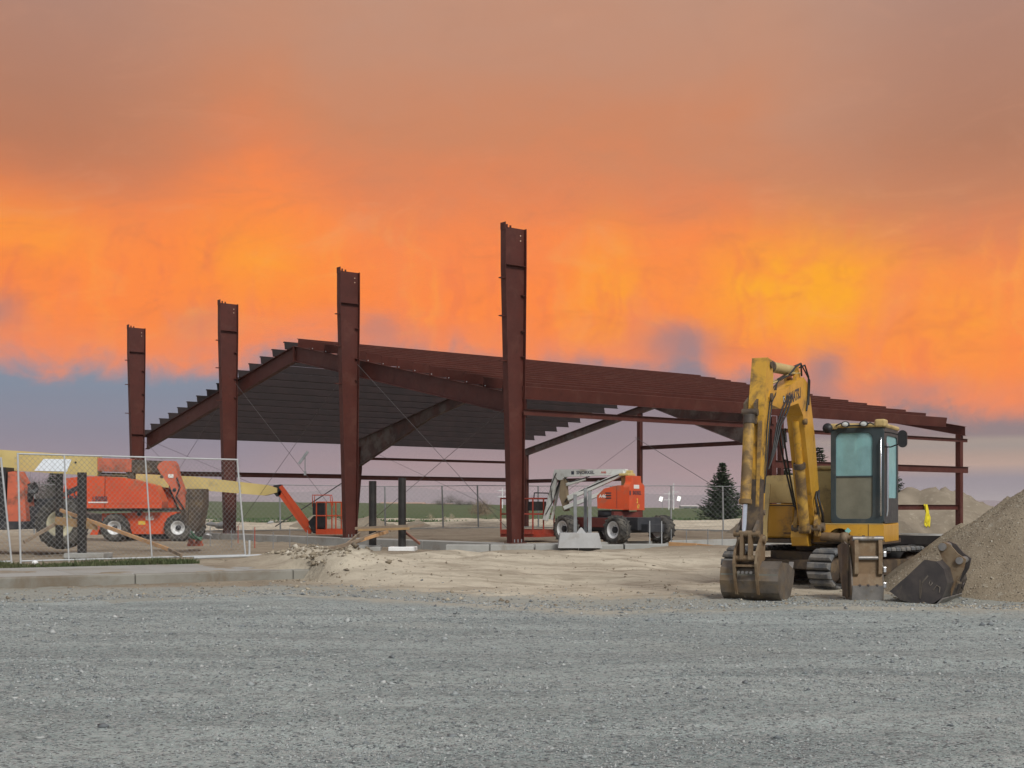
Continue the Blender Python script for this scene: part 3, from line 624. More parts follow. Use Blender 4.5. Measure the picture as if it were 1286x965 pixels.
cable(bp(11.2, SPAN-.1, 2.8), bp(7.0, SPAN-.1, .4), .03); cable(bp(.6, SPAN, 4.4), bp(11.2, SPAN, .5)); cable(bp(11.7, SPAN-.2, 4.5), bp(22.6, SPAN-.2, .5), .008)
cable(bp(.5, .3, 4.6), bp(11.2, SPAN/2, 7.), .008)
for b, fr in ((9.14*2, .47),):
    p = bp(.2, 9.34, 6.3).lerp(bp(.2, 18.08, .45), .45); v = (bp(.2, 18.08, .45)-bp(.2, 9.34, 6.3)).normalized()
mb = MB(); p = W(381, 575, 46.2); mb.beam(p-Vector((.16, 0, .22)), p+Vector((.16, 0, .22)), .07, .09); mb.tube(p+Vector((.06, 0, .0)), p+Vector((.06, 0, -.5)), .02, n=6); mb.beam(p+Vector((.06, 0, -.62)), p+Vector((.06, 0, -.48)), .08, .08)
mb.build('cable_winch', GALVD, BL, True)
# foundation
FD = thing('foundation_wall', bp(0, 13.7, 0), 'grey concrete foundation wall under the tall red columns', 'foundation')
def wallseg(p, q, w, z0, z1, m=CONC, name='wall_section'):
    p = Vector((p.x, p.y, (z0+z1)/2)); q = Vector((q.x, q.y, (z0+z1)/2)); return MB().beam(p, q, w, z1-z0).build(name, m, FD, True, .015)
for k in range(6): wallseg(bp(0, -.6+k*4.75+.01, 0), bp(0, -.6+(k+1)*4.75-.01, 0), .75, -.6, ZB-.012)
for k in range(4): wallseg(bp(.4+k*5.7, -.02, 0), bp(.4+(k+1)*5.7-.02, -.02, 0), .5, -.5, ZB-.03)
for k in range(3): wallseg(bp(22.9, .5+k*9, 0), bp(22.9, .5+(k+1)*9-.02, 0), .5, -.5, ZB-.04)
for k in range(5): wallseg(bp(.4+k*4.6, SPAN, 0), bp(.4+(k+1)*4.6-.02, SPAN, 0), .5, -.5, ZB-.05)
# ================================================================== EXCAVATOR  (local x = forward over the bucket, y = cab side, z up)
EX = thing('excavator', (4.99, 22.0, 0), 'yellow excavator on rubber tracks with glazed cab and bucket resting on the ground', 'excavator', math.atan2(-.896, -.445))
X_, Y_, Z_ = Vector((1, 0, 0)), Vector((0, 1, 0)), Vector((0, 0, 1))
def side(mb, poly, y0, y1, smooth=False): return mb.prism([(p[0], p[1]) for p in poly], (0, 0, 0), X_, Z_, Y_, y0, y1, smooth)
def ribbon(pts, t):
    P = [Vector(p) for p in pts]; o = []
    for i in range(len(P)):
        d = (P[min(i+1, len(P)-1)]-P[max(i-1, 0)]).normalized(); o.append(P[i]+Vector((-d.y, d.x))*t)
    return [tuple(p) for p in P]+[tuple(p) for p in reversed(o)]
def rrect(x0, x1, z0, z1, r, n=5):
    o = []
    for cx, cz, a in ((x1-r, z1-r, 0), (x0+r, z1-r, 90), (x0+r, z0+r, 180), (x1-r, z0+r, 270)):
        for i in range(n+1): g = R(a+90*i/n); o.append((cx+r*math.cos(g), cz+r*math.sin(g)))
    return o
def ring(mb, outer, inner, o, U, V, Nn, w0, w1):
    o, U, V, Nn = Vector(o), Vector(U), Vector(V), Vector(Nn); n = len(outer)
    vs = [o+U*p[0]+V*p[1]+Nn*w for w in (w0, w1) for pl in (outer, inner) for p in pl]; fs = []
    for i in range(n):
        j = (i+1) % n
        fs += [(i, j, n+j, n+i), (2*n+i, 3*n+i, 3*n+j, 2*n+j), (i, 2*n+i, 2*n+j, j), (n+i, n+j, 3*n+j, 3*n+i)]
    return mb.add(vs, fs)
# --- undercarriage
UR, UL = R(-24.5), Vector((-1.0, .04, 0))
def under(o): o.location = UL; o.rotation_euler = (0, 0, UR); return o
mb = MB(); mb.box(-.75, .75, -.62, .62, .34, .60); mb.box(-.95, -.45, -.8, .8, .30, .46); mb.box(.45, .95, -.8, .8, .30, .46); mb.lathe([(.0, .0), (.52, .0), (.52, .17), (0, .17)], (0, 0, .60), Z_, 28)
under(mb.build('undercarriage', GREASE, EX, bevel=.02))
shoe = MB(); shoe.box(-.058, .058, -.225, .225, 0, .034)
shoe.add([(-.058, -.225, .034), (.058, -.225, .034), (.058, .225, .034), (-.058, .225, .034), (-.035, -.2, .062), (.035, -.2, .062), (.035, .2, .062), (-.035, .2, .062)], MB.BF)
shoe.tube((-.02, -.05, .062), (-.02, -.05, .066), .013, n=8); shoe.tube((-.02, .05, .062), (-.02, .05, .066), .013, n=8)
shoe_me = shoe.mesh('track_shoe', TRACKM)
HL, RR, ZC = 1.12, .275, .34
for sy in (-.93, .93):
    mb = MB(); mb.box(-1.0, 1.0, sy-.12, sy+.12, .20, .46)
    for x in (-HL, HL): mb.lathe([(0, -.1), (.19, -.1), (.24, -.06), (.24, .06), (.19, .1), (0, .1)], (x, sy, ZC), Y_, 20)
    for k in range(5): mb.lathe([(0, -.15), (.085, -.15), (.085, .15), (0, .15)], (-.84+.42*k, sy, .15), Y_, 14)
    mb.lathe([(0, -.15), (.06, -.15), (.06, .15), (0, .15)], (0, sy, .54), Y_, 12)
    tr_ = under(mb.build('track', GREASE, EX))
    per = 4*HL+2*math.pi*RR; nn = 44
    # belt under the pads
    belt = []; 
    for k in range(40):
        s = per*k/40
        if s < 2*HL: p = (-HL+s, ZC-RR)
        elif s < 2*HL+math.pi*RR: g = (s-2*HL)/RR; p = (HL+RR*math.sin(g), ZC-RR*math.cos(g))
        elif s < 4*HL+math.pi*RR: p = (HL-(s-2*HL-math.pi*RR), ZC+RR)
        else: g = (s-4*HL-math.pi*RR)/RR; p = (-HL-RR*math.sin(g), ZC+RR*math.cos(g))
        belt.append(p)
    c = Vector((0, ZC)); inn = [tuple(c+(Vector(p)-c)*1.0-((Vector((p[0]-max(-HL, min(HL, p[0])), p[1]-ZC))).normalized()*.03)) for p in belt]
    bm2 = MB(); ring(bm2, belt, inn, (0, sy, 0), X_, Z_, Y_, -.2, .2); bm2.build('track_belt', BLACK, tr_)
    for k in range(nn):
        s = per*(k+.3)/nn
        if s < 2*HL: p = (-HL+s, ZC-RR); th = math.pi
        elif s < 2*HL+math.pi*RR: g = (s-2*HL)/RR; p = (HL+RR*math.sin(g), ZC-RR*math.cos(g)); th = math.pi-g
        elif s < 4*HL+math.pi*RR: p = (HL-(s-2*HL-math.pi*RR), ZC+RR-.012*math.sin((s-2*HL-math.pi*RR)/(2*HL)*6.28)**2); th = 0
        else: g = (s-4*HL-math.pi*RR)/RR; p = (-HL-RR*math.sin(g), ZC+RR*math.cos(g)); th = -g
        o = bpy.data.objects.new('track_shoe', shoe_me); COL.objects.link(o); o.parent = tr_; o.location = (p[0], sy, p[1]); o.rotation_euler = (0, th, 0)
# dozer blade at the rear
mb = MB(); side(mb, ribbon([(-1.95, .42), (-1.88, .52), (-1.87, .68), (-1.93, .84)], .05), -1.16, 1.16)
for y in (-.5, .5): mb.beam((-1.85, y, .6), (-.8, y, .42), .12, .16)
under(mb.build('dozer_blade', BLKPLAST, EX))
# --- house
mb = MB(); pl = [(.0, -.35), (.0, 1.2), (-1.6, 1.2), (-2.0, .95), (-2.2, .5), (-2.25, .13), (-2.2, -.3), (-2.0, -.7), (-1.6, -.95), (-.25, -.95), (-.1, -.8)]
mb.prism(pl, (0, 0, .74), X_, Y_, Z_, 0, .07); mb.build('revolving_deck', GREASE, EX, bevel=.01)
mb = MB(); arch = [(1.21, 1.07), (1.21, .80), (1.17, .765), (.69, .765)]+[(.49+.2*math.cos(R(a)), .80+.2*math.sin(R(a))) for a in range(10, 181, 17)]+[(.27, .765), (.06, .765), (.06, 1.07)]
mb.prism(arch[::-1], (0, 0, 0), Y_, Z_, X_, -.14, .0); mb.box(-1.36, -.15, 1.05, 1.208, .77, 1.068)
o = mb.build('cab_skirt', YEL, EX, bevel=.012)
MB().box(-.1, .0025, .955, .965, .775, 1.065).build('panel_gap', BLKPLAST, o); MB().box(-.12, .004, .06, 1.2, 1.066, 1.078).build('trim_strip', YELG, o)
text('◆', .11, TEALTXT, o, (.004, .63, .95), Matrix(((0, 0, 1), (1, 0, 0), (0, 1, 0))), 'diamond_decal', .001, bold=False)
MB().box(-.0, .003, .86, .905, .868, .884).build('model_decal', DARKTXT, o)
mb = MB(); mb.box(-1.35, -.2, -.94, -.32, .82, 1.40); mb.build('side_panel', YEL, EX, bevel=.03)
mb = MB(); mb.box(-.21, -.186, -.78, -.775, .92, 1.37); mb.box(-.21, -.186, -.78, -.33, 1.37, 1.385); mb.box(-.21, -.187, -.5, -.36, .90, .915); mb.build('door_seam', BLKPLAST, EX)
prof = [(-.93, 1.42), (-.95, 1.62), (-.90, 1.80), (-.80, 1.89), (-.45, 1.90), (-.34, 1.86), (-.33, 1.42)]
mb = MB(); mb.prism(prof[::-1], (0, 0, 0), Y_, Z_, X_, -1.5, -.28); mb.build('side_hood', YELG, EX, bevel=.035)
mb = MB(); mb.box(-1.75, -.7, -.30, .32, .82, 1.99); mb.build('engine_cover', YELG, EX, bevel=.04); MB().box(-1.7, -.66, -.28, .31, 1.99, 2.06).build('cover_lid', YELG, EX, bevel=.03)
cw = [(-1.55, 1.18), (-1.95, .95), (-2.2, .5), (-2.26, .13), (-2.2, -.3), (-1.95, -.72), (-1.55, -.94)]
mb = MB(); mb.prism(cw[::-1], (0, 0, 0), X_, Y_, Z_, .80, 1.62); mb.build('counterweight', YEL, EX, bevel=.06)
mb = MB(); side(mb, ribbon([(.12, .78), (.10, 1.1), (-.02, 1.45), (-.10, 1.75)], .03), -.80, -.70); mb.build('corner_guard', YELG, EX)
# swing post, castings
mb = MB(); side(mb, [(-.3, .70), (.22, .70), (.30, .85), (.26, 1.05), (.12, 1.12), (-.12, 1.02), (-.3, .95)], -.25, .02); mb.build('swing_post', YEL, EX, bevel=.03)
for y0, y1 in ((-.20, -.14), (.14, .20)):
    mb = MB(); side(mb, [(-.22, .9), (.25, .86), (.34, 1.05), (.22, 1.35), (.05, 1.42), (-.15, 1.30)], y0, y1); mb.build('boom_bracket', YELW, EX, bevel=.015)
mb = MB(); mb.tube((.06, -.26, 1.02), (.06, .26, 1.02), .07, n=16); mb.tube((.26, -.24, 1.0), (.26, .24, 1.0), .055, n=16); mb.build('pivot_pin', DUSTST, EX)
mb = MB(); mb.tube((.02, .2, .86), (.1, .62, .84), .075, n=16); mb.tube((.04, .28, .86), (.12, .72, .84), .045, n=12); mb.lathe([(0, -.05), (.095, -.05), (.095, .05), (0, .05)], (.1, .60, .84), (0, 1, 0), 16); mb.build('swing_cylinder', BRSTEEL, EX)
# --- cab
mb = MB(); ring(mb, rrect(.34, 1.21, 1.08, 2.66, .06), rrect(.425, 1.02, 1.155, 2.575, .10), (0, 0, 0), Y_, Z_, X_, -.07, -.02); cab = mb.build('cab', CABGREY, EX, bevel=.008)
mb = MB()
for y in (.345, 1.165): ring(mb, rrect(-1.32, -.08, 1.08, 2.66, .06), rrect(-1.22, -.2 if y < 1 else -.28, 1.50, 2.54, .08), (0, 0, 0), X_, Z_, Y_, y, y+.04)
ring(mb, rrect(.36, 1.19, 1.08, 2.66, .06), rrect(.46, 1.10, 1.45, 2.55, .08), (0, 0, 0), Y_, Z_, X_, -1.34, -1.28); mb.box(-1.28, -.08, .38, 1.17, 1.08, 1.13)
mb.build('cab_frame', CABGREY, cab)
MB().box(-.052, -.044, .40, 1.04, 1.865, 2.59).build('windscreen', GLASS, cab); MB().box(-.050, -.042, .40, 1.04, 1.14, 1.845).build('lower_window', GLASSD, cab)
MB().box(-.055, -.03, .42, 1.03, 1.843, 1.867).build('window_bar', CABGREY, cab)
for y in (.362, 1.182): MB().box(-1.24, -.18, y, y+.006, 1.48, 2.56).build('side_window', GLASS, cab)
MB().box(-1.312, -1.306, .44, 1.12, 1.43, 2.57).build('rear_window', GLASS, cab)
mb = MB(); mb.box(-1.36, .0, .325, 1.225, 2.655, 2.735); mb.build('cab_roof', YELG, EX, bevel=.035)
MB().box(-1.3, -.08, .37, 1.18, 2.63, 2.652).build('headliner', HEADLN, EX)
mb = MB(); mb.box(-.22, .02, 1.06, 1.24, 2.66, 2.79); mb.box(-.16, .02, .32, .46, 2.64, 2.735); mb.build('roof_corner', YELG, EX, bevel=.03)
for y in (.60, .90):
    mb = MB(); mb.lathe([(0, -.07), (.055, -.06), (.070, .03), (.068, .05), (.055, .05)], (.03, y, 2.72), X_, 20); l = mb.build('work_lamp', BLKPLAST, EX); l.scale = (1, 1, .72); l.location = (0, 0, 2.70*.28)
    MB().lathe([(0, .0), (.045, -.004), (.056, -.012)], (.082, y, 2.72), X_, 20).build('lens', LAMPG, l)
mb = MB(); mb.path([(.03, .44, 2.70), (.05, .52, 2.73), (.04, .6, 2.69), (.05, .75, 2.69), (.04, .9, 2.69), (.05, 1.0, 2.73), (.03, 1.06, 2.70)], .014); mb.build('lamp_bar', BLKPLAST, EX)
mb = MB(); mb.lathe([(0, -.03), (.07, -.02), (.085, .03), (0, .04)], (.0, .30, 2.66), X_, 18); mb.build('small_mirror', BLKPLAST, EX)
mm = MB(); pr = rrect(-.072, .072, -.14, .14, .07, 6); mm.prism(pr, (-.05, 1.50, 2.46), Y_, Z_, X_, -.03, .03); mm.build('side_mirror', BLKPLAST, EX, bevel=.012)
mb = MB(); mb.path([(-.08, 1.2, 2.58), (-.05, 1.33, 2.56), (-.05, 1.46, 2.52)], .012); mb.path([(-.08, 1.2, 2.34), (-.05, 1.31, 2.33), (-.05, 1.45, 2.38)], .012); mb.build('mirror_arm', BLKPLAST, EX)
mb = MB(); mb.path([(-.05, 1.16, 2.5), (.03, 1.17, 2.44), (.035, 1.17, 1.25), (-.04, 1.16, 1.2)], .014, 8); mb.path([(-.12, 1.235, 2.4), (-.12, 1.25, 2.3), (-.12, 1.25, 1.3), (-.12, 1.235, 1.2)], .018, 8); mb.build('handrail', CHROME, EX)
mb = MB(); mb.prism(rrect(.50, .97, 1.60, 2.33, .15, 5), (-1.02, 0, 0), Y_, Z_, X_, -.06, .06); mb.prism(rrect(.58, .89, 2.12, 2.40, .12, 5), (-1.0, 0, 0), Y_, Z_, X_, -.05, .05); mb.box(-1.05, -.5, .5, .97, 1.48, 1.64)
mb.box(-.9, -.4, .40, .49, 1.55, 1.86); mb.box(-.9, -.4, .98, 1.07, 1.55, 1.86); mb.build('seat', SEATM, EX, bevel=.02)
mb = MB(); mb.tube((-.35, .45, 1.8), (-.35, .45, 2.03), .018, n=8); mb.tube((-.35, 1.0, 1.8), (-.35, 1.0, 2.03), .018, n=8); mb.tube((-.14, .66, 1.1), (-.2, .66, 1.5), .014, n=8); mb.tube((-.14, .8, 1.1), (-.2, .8, 1.5), .014, n=8); mb.build('control_lever', BLKPLAST, EX)
# --- boom, arm, cylinders
bpoly = [(-.12, .98), (-.07, 1.6), (.2, 2.45), (.52, 3.12), (.72, 3.36), (.98, 3.43), (1.45, 3.33), (2.2, 3.13), (2.95, 3.06), (3.03, 2.96), (2.95, 2.86), (2.4, 2.83), (1.75, 2.92), (1.32, 2.99), (1.02, 2.82), (.78, 2.3), (.48, 1.6), (.2, .98)]
mb = MB(); side(mb, bpoly, -.135, .135); boom = mb.build('boom', YEL, EX, bevel=.012)
al = R(11.5); TM = Matrix(((-math.cos(al), math.sin(al)*1, 0), (0, 0, 1), (math.sin(al), math.cos(al), 0))).copy()
text('KOMATSU', .235, DARKTXT, boom, (1.62, .137, 3.07), TM, 'lettering', .001, sx=.84)
MB().box(2.16, 2.25, .134, .138, 2.92, 3.04).build('emblem', DARKTXT, boom); text('C', .11, WHITETXT, boom, (2.205, .140, 2.98), TM, 'emblem_letter', .001)
for y in (-.14, .14): MB().lathe([(0, -.012), (.085, -.012), (.085, .012), (0, .012)], (.02, y, 1.06), Y_, 18).build('pin_boss', YELW, boom)
MB().lathe([(0, -.03), (.05, -.03), (.05, .03), (0, .03)], (.95, .15, 2.72), Y_, 14).build('cylinder_boss', YELW, boom)
mb = MB(); side(mb, [(.98, 3.42), (1.35, 3.34), (1.28, 3.58), (1.12, 3.60)], -.09, -.05); side(mb, [(.98, 3.42), (1.35, 3.34), (1.28, 3.58), (1.12, 3.60)], .05, .09); mb.build('cylinder_bracket', YEL, boom)
mb = MB(); mb.tube((.36, 0, .98), (.72, 0, 2.05), .085, n=18); mb.tube((.36, -.09, .98), (.36, .09, .98), .07, n=14); c = mb.build('boom_cylinder', YELW, EX)
MB().tube((.70, 0, 2.0), (.95, 0, 2.74), .062, n=14).build('rod_sleeve', YEL, c); MB().tube((.70, 0, 1.98), (.73, 0, 2.06), .10, n=18).build('gland', GREASE, c)
mb = MB(); mb.tube((1.18, 0, 3.52), (2.55, 0, 3.46), .082, n=18); c = mb.build('arm_cylinder', YELG, EX); MB().tube((2.5, 0, 3.462), (2.86, 0, 3.45), .045, n=14).build('rod', DUSTST, c); MB().tube((2.48, 0, 3.463), (2.57, 0, 3.459), .098, n=18).build('gland', GREASE, c)
apoly = [(2.83, 3.52), (3.07, 3.54), (3.24, 2.9), (3.41, 1.9), (3.52, .92), (3.50, .84), (3.40, .82), (3.34, .88), (3.14, 1.8), (2.90, 2.70), (2.76, 3.05), (2.74, 3.3)]
mb = MB(); side(mb, apoly, -.11, .12); arm = mb.build('arm', ARMY, EX, bevel=.012)
lo = [(3.27, 1.75), (3.435, 1.75), (3.53, .92), (3.50, .835), (3.40, .815), (3.33, .88)]
mb = MB(); side(mb, lo, -.117, .127); mb.build('arm_end', GREASE, arm)
mb = MB(); side(mb, [(3.12, 2.98), (3.38, 2.85), (3.36, 2.55), (3.2, 2.6)], -.15, -.115); side(mb, [(3.12, 2.98), (3.38, 2.85), (3.36, 2.55), (3.2, 2.6)], .0, .035); mb.build('cylinder_bracket', GREASE, arm)
mb = MB(); mb.tube((3.36, -.17, 2.72), (3.36, .06, 2.72), .055, n=14); mb.tube((2.94, -.15, 2.96), (2.94, .16, 2.96), .065, n=14); mb.tube((2.9, -.14, 3.44), (2.9, .15, 3.44), .05, n=14); mb.build('pin', GREASE, arm)
BC0, BC1, BC2 = Vector((3.40, -.055, 2.68)), Vector((3.60, -.055, 1.42)), Vector((3.67, -.055, .98))
mb = MB(); mb.tube(BC0, BC1, .078, n=20); c = mb.build('bucket_cylinder', YELW, EX); MB().tube(BC1, BC2, .036, n=16).build('rod', CHROME, c); MB().tube(BC1-(BC1-BC0)*.03, BC1+(BC2-BC1)*.06, .092, n=20).build('gland', YELW, c); MB().tube(BC0, BC0+(BC1-BC0)*.1, .088, n=16).build('cap_end', GREASE, c)
MB().beam((3.33, .085, 2.6), (3.46, .085, 1.35), .05, .05).build('hose_cover', YELW, EX)
mb = MB()
for k, y in enumerate((-.15, .10, .135, .165)):
    mb.path([(1.6, .10-.03*k, 3.42), (2.2, .1-.02*k, 3.30), (2.75, y*.9, 3.12-.04*k), (2.98, y, 2.90), (3.12, y, 2.55), (3.2, y*.9, 2.0), (3.28, y*.8, 1.55)], .010)
for k in range(3): mb.path([(2.0, .15+.03*k, 3.05), (2.5, .2+.03*k, 2.85-.05*k), (2.85, .2+.03*k, 2.55), (2.98, .18+.02*k, 2.2), (3.12, .15, 1.9)], .014)
mb.path([(1.05, .12, 3.45), (1.25, .16, 3.62), (1.5, .14, 3.55), (1.75, .10, 3.40)], .015); mb.path([(1.15, .05, 3.55), (1.0, .16, 3.62), (.8, .17, 3.45), (.75, .15, 3.1), (.85, .15, 2.9)], .015); mb.path([(1.2, -.06, 3.55), (.95, .08, 3.66), (.72, .17, 3.4), (.72, .155, 3.0)], .013)
mb.path([(.3, -.16, 1.3), (.5, -.22, 1.9), (.62, -.26, 2.35), (.72, -.26, 2.6), (.86, -.2, 2.62), (.92, -.16, 2.4)], .016); mb.path([(.3, -.19, 1.35), (.45, -.28, 1.9), (.55, -.34, 2.3), (.7, -.35, 2.6), (.85, -.26, 2.6), (.95, -.2, 2.3)], .016)
mb.path([(.1, .17, 1.0), (.3, .2, 1.3), (.35, .18, 1.5), (.2, .16, 1.6)], .02); mb.path([(.0, .22, 1.1), (.2, .25, 1.25), (.25, .2, 1.5), (.1, .17, 1.62)], .02)
mb.build('hydraulic_hoses', BLKPLAST, EX, kind='stuff')
mb = MB()
for y in (-.06, .0): mb.path([(.95, y+.08, 3.50), (1.5, y+.07, 3.45), (2.2, y+.06, 3.27), (2.75, y+.05, 3.17)], .018, 8)
mb.build('hydraulic_pipes', YELG, EX)
mb = MB()
for y in (-.16, .085):
    side(mb, [(3.22, 1.28), (3.30, 1.30), (3.72, 1.02), (3.70, .92), (3.60, .93)], y, y+.04)
mb.tube((3.26, -.17, 1.27), (3.26, .14, 1.27), .04, n=12); mb.build('rocker_link', DUSTST, EX, bevel=.008)
mb = MB()
for y in (-.10, .02): side(mb, [(3.60, 1.0), (3.72, 1.0), (3.74, .60), (3.62, .58)], y, y+.045)
mb.tube((3.67, -.20, .97), (3.67, .17, .97), .048, n=14); mb.tube((3.67, -.19, .62), (3.67, .16, .62), .045, n=14); mb.build('bucket_link', BRSTEEL, EX, bevel=.008)
# --- bucket hung from the arm, back towards the camera
def bucket(parent, w0, w1, prof, top, sidepl, m, ms, ears=None, loc=None):
    mb = MB(); side(mb, ribbon(prof, .022), w0, w1); b = mb.build('bucket', m, parent, bevel=.004)
    for y0 in (w0-.004, w1-.02): MB().add([], []); mb = MB(); side(mb, sidepl, y0, y0+.024); mb.build('side_plate', ms, b)
    return b
prof = [(2.74, .42), (2.80, .25), (2.97, .07), (3.22, .012), (3.44, .04), (3.58, .14), (3.635, .30), (3.60, .46), (3.46, .56)]
spl = [(2.74, .42), (2.80, .25), (2.97, .07), (3.22, .012), (3.44, .04), (3.58, .14), (3.635, .30), (3.60, .46), (3.46, .56), (3.12, .54)]
bk = bucket(EX, -.42, .43, prof[::-1], None, spl, DUSTST, DUSTST)
mb = MB(); side(mb, [(3.40, .08), (3.66, .08), (3.69, .34), (3.63, .32), (3.5, .1)], -.50, .46); 
MB().box(3.626, 3.640, -.41, .42, .26, .40).build('wear_plate', mat('greenish_plate', (.19, .185, .15), (.15, .145, .12), .7, 5., dirt=(.25, .2, .13), dirt_amt=.4), bk)
for y in (-.20, .12):
    mb = MB(); side(mb, [(3.30, .94), (3.44, .96), (3.70, .72), (3.76, .55), (3.70, .30), (3.62, .10), (3.54, .10), (3.56, .46), (3.32, .60)], y, y+.035); mb.build('ear', BRSTEEL, bk, bevel=.006)
mb = MB(); mb.tube((3.42, -.22, .88), (3.42, .19, .88), .06, n=16); mb.build('pin', BRSTEEL, bk)
mb = MB()
for y in (-.12, -.06, .0, .06): mb.tube((3.70, y, .42), (3.735, y, .42), .022, n=8)
mb.build('bolts', LIPST, bk, kind='stuff')
mb = MB(); mb.box(3.60, 3.72, -.165, .12, .50, .53); mb.box(3.58, 3.70, -.165, .12, .60, .66); mb.build('cross_plate', BRSTEEL, bk)
mb = MB(); mb.beam((3.64, -.08, .30), (3.50, -.08, .06), .03, .05); mb.beam((3.64, .03, .30), (3.5, .03, .06), .05, .03); mb.build('rib', DUSTST, bk)
mb = MB()
for k in range(5): y = -.38+k*.18; side(mb, [(2.74, .42), (2.78, .38), (2.68, .54), (2.665, .54)], y, y+.07)
mb.build('teeth', LIPST, bk)

# ================================================================== WHEELED MACHINES
def wheel(parent, c, axis, r, w, rim_m, rimr=.58, lugs=18, tyre_m=None, hub_m=None, world=False, dish=.25):
    c, a = Vector(c), Vector(axis).normalized(); mb = MB(); h = w/2; ri = r*rimr
    mb.lathe([(ri, -h*.8), (ri*1.06, -h), (r*.88, -h*1.0), (r*.965, -h*.72), (r*.965, h*.72), (r*.88, h), (ri*1.06, h), (ri, h*.8), (ri*.98, -h*.8)], c, a, 36)
    u = a.cross(Vector((0, 0, 1))).normalized(); v = a.cross(u)
    for k in range(lugs):
        for s in (-1, 1):
            g = 2*math.pi*(k+.25*(s+1))/lugs; g2 = g+.75*2*math.pi/lugs
            p = c+(u*math.cos(g)+v*math.sin(g))*r*.975+a*(s*h*.06); q = c+(u*math.cos(g2)+v*math.sin(g2))*r*.955+a*(s*h*.98)
            mb.beam(p, q, r*.085, r*.07, side=(u*-math.sin((g+g2)/2)+v*math.cos((g+g2)/2)))
    o = mb.build('wheel', tyre_m or TYRE, parent, world)
    mb = MB(); mb.lathe([(ri*.99, h*.86), (ri*.9, h*.88), (ri*.82, h*.55), (ri*.5, h*dish), (ri*.42, h*dish), (0, h*dish)], c, a, 30); mb.lathe([(ri*.98, -h*.8), (ri*.8, -h*.3), (0, -h*.3)], c, a, 24); mb.build('rim', rim_m, o)
    mb = MB(); mb.lathe([(ri*.38, h*dish), (ri*.36, h*(dish+.35)), (ri*.2, h*(dish+.5)), (0, h*(dish+.5))], c, a, 18)
    for k in range(8):
        g = 2*math.pi*k/8; p = c+(u*math.cos(g)+v*math.sin(g))*ri*.52+a*h*dish; mb.tube(p, p+a*h*.1, ri*.035, n=6)
    mb.build('hub', hub_m or BLKPLAST, o); return o
def cage(parent, x0, x1, y0, y1, z0, z1, m, mid=True, r=.025, world=False, base=.14, n=4):
    """work basket: floor tray, rails and posts"""
    mb = MB()
    for z in ([z1, z0+base+(z1-z0-base)*.5] if mid else [z1]):
        mb.path([(x0, y0, z), (x1, y0, z), (x1, y1, z), (x0, y1, z), (x0, y0+.001, z)], r, 8)
    for i in range(n):
        x = x0+(x1-x0)*i/(n-1)
        for y in (y0, y1): mb.tube((x, y, z0), (x, y, z1), r, n=8)
    mb.tube((x0, (y0+y1)/2, z0), (x0, (y0+y1)/2, z1), r, n=8); mb.tube((x1, (y0+y1)/2, z0), (x1, (y0+y1)/2, z1), r, n=8)
    b = mb.build('basket', m, parent, world)
    mb = MB(); mb.box(x0, x1, y0, y1, z0, z0+.04)
    for yy in (y0, y1): mb.box(x0, x1, yy-.012, yy+.012, z0, z0+base)
    for xx_ in (x0, x1): mb.box(xx_-.012, xx_+.012, y0, y1, z0, z0+base)
    mb.build('floor_tray', m, b); return b
# --- articulated lift with white boom
LF = thing('articulated_lift', (3.97, 40.9, .21), 'orange and light grey articulated boom lift with white rims parked under the frame', 'boom lift', math.atan2(.788, -.616))
for x, y in ((0, .95), (2.4, .95), (0, -.95), (2.4, -.95)):
    wheel(LF, (x, y, .44), (0, 1 if y > 0 else -1, 0), .45, .40, WHITE, .60, 16)
mb = MB(); mb.box(-.45, 2.85, -.5, .5, .42, .82); mb.box(-.12, .12, -.8, .8, .34, .54); mb.box(2.28, 2.52, -.8, .8, .34, .54); mb.box(-.75, -.4, -.35, .35, .36, .62); mb.build('chassis', CHASS, LF, bevel=.02)
mb = MB(); mb.box(.6, 2.3, .5, .62, .50, .80); mb.box(.5, .62, -.6, .62, .55, 1.0); mb.build('chassis_side', mat('chassis_red', (.16, .03, .02), (.10, .025, .02), .6, 3.), LF, bevel=.01)
TZ = math.atan2(.5, -.866)-math.atan2(.788, -.616)
def tur(o): o.location = (1.2, 0, 0); o.rotation_euler = (0, 0, TZ); return o
mb = MB(); mb.lathe([(0, 0), (.5, 0), (.5, .22), (0, .22)], (0, 0, .82), Z_, 24); tur(mb.build('slew_ring', CHASS, LF))
mb = MB(); side(mb, [(-.62, 1.05), (.28, 1.10), (.30, 1.50), (.05, 1.72), (-.42, 1.82), (-.62, 1.82)], .10, .58); side(mb, [(-.62, 1.05), (.28, 1.10), (.28, 1.72), (-.62, 1.82)], -.58, -.12)
mb.prism([(-.58, 1.04), (.58, 1.04), (.58, 1.78), (.50, 1.86), (.42, 1.92), (.40, 2.12), (-.30, 2.12), (-.32, 1.92), (-.5, 1.86), (-.58, 1.78)], (0, 0, 0), Y_, Z_, X_, -.82, -.61)
cwo = tur(mb.build('counterweight', ORANGE, LF, bevel=.03))
RM = Matrix(((0, 0, -1), (-1, 0, 0), (0, 1, 0)))
text('SNORKEL', .17, DARKTXT, cwo, (-.824, 0.0, 1.58), RM, 'lettering', .001, sx=.85); MB().box(-.826, -.82, .47, .56, 1.51, 1.65).build('emblem', DARKTXT, cwo)
MB().box(-.826, -.82, -.16, .24, 1.72, 1.84).build('badge', WHITETXT, cwo); text('2', .2, YELTXT, cwo, (-.824, -.02, 1.33), RM, 'lettering', .001); text('67', .17, YELTXT, cwo, (-.824, -.10, 1.15), RM, 'lettering', .001)
text('A46', .15, WHITETXT, cwo, (.10, .583, 1.48), Matrix(((-1, 0, 0), (0, 0, 1), (0, 1, 0))), 'lettering', .001)
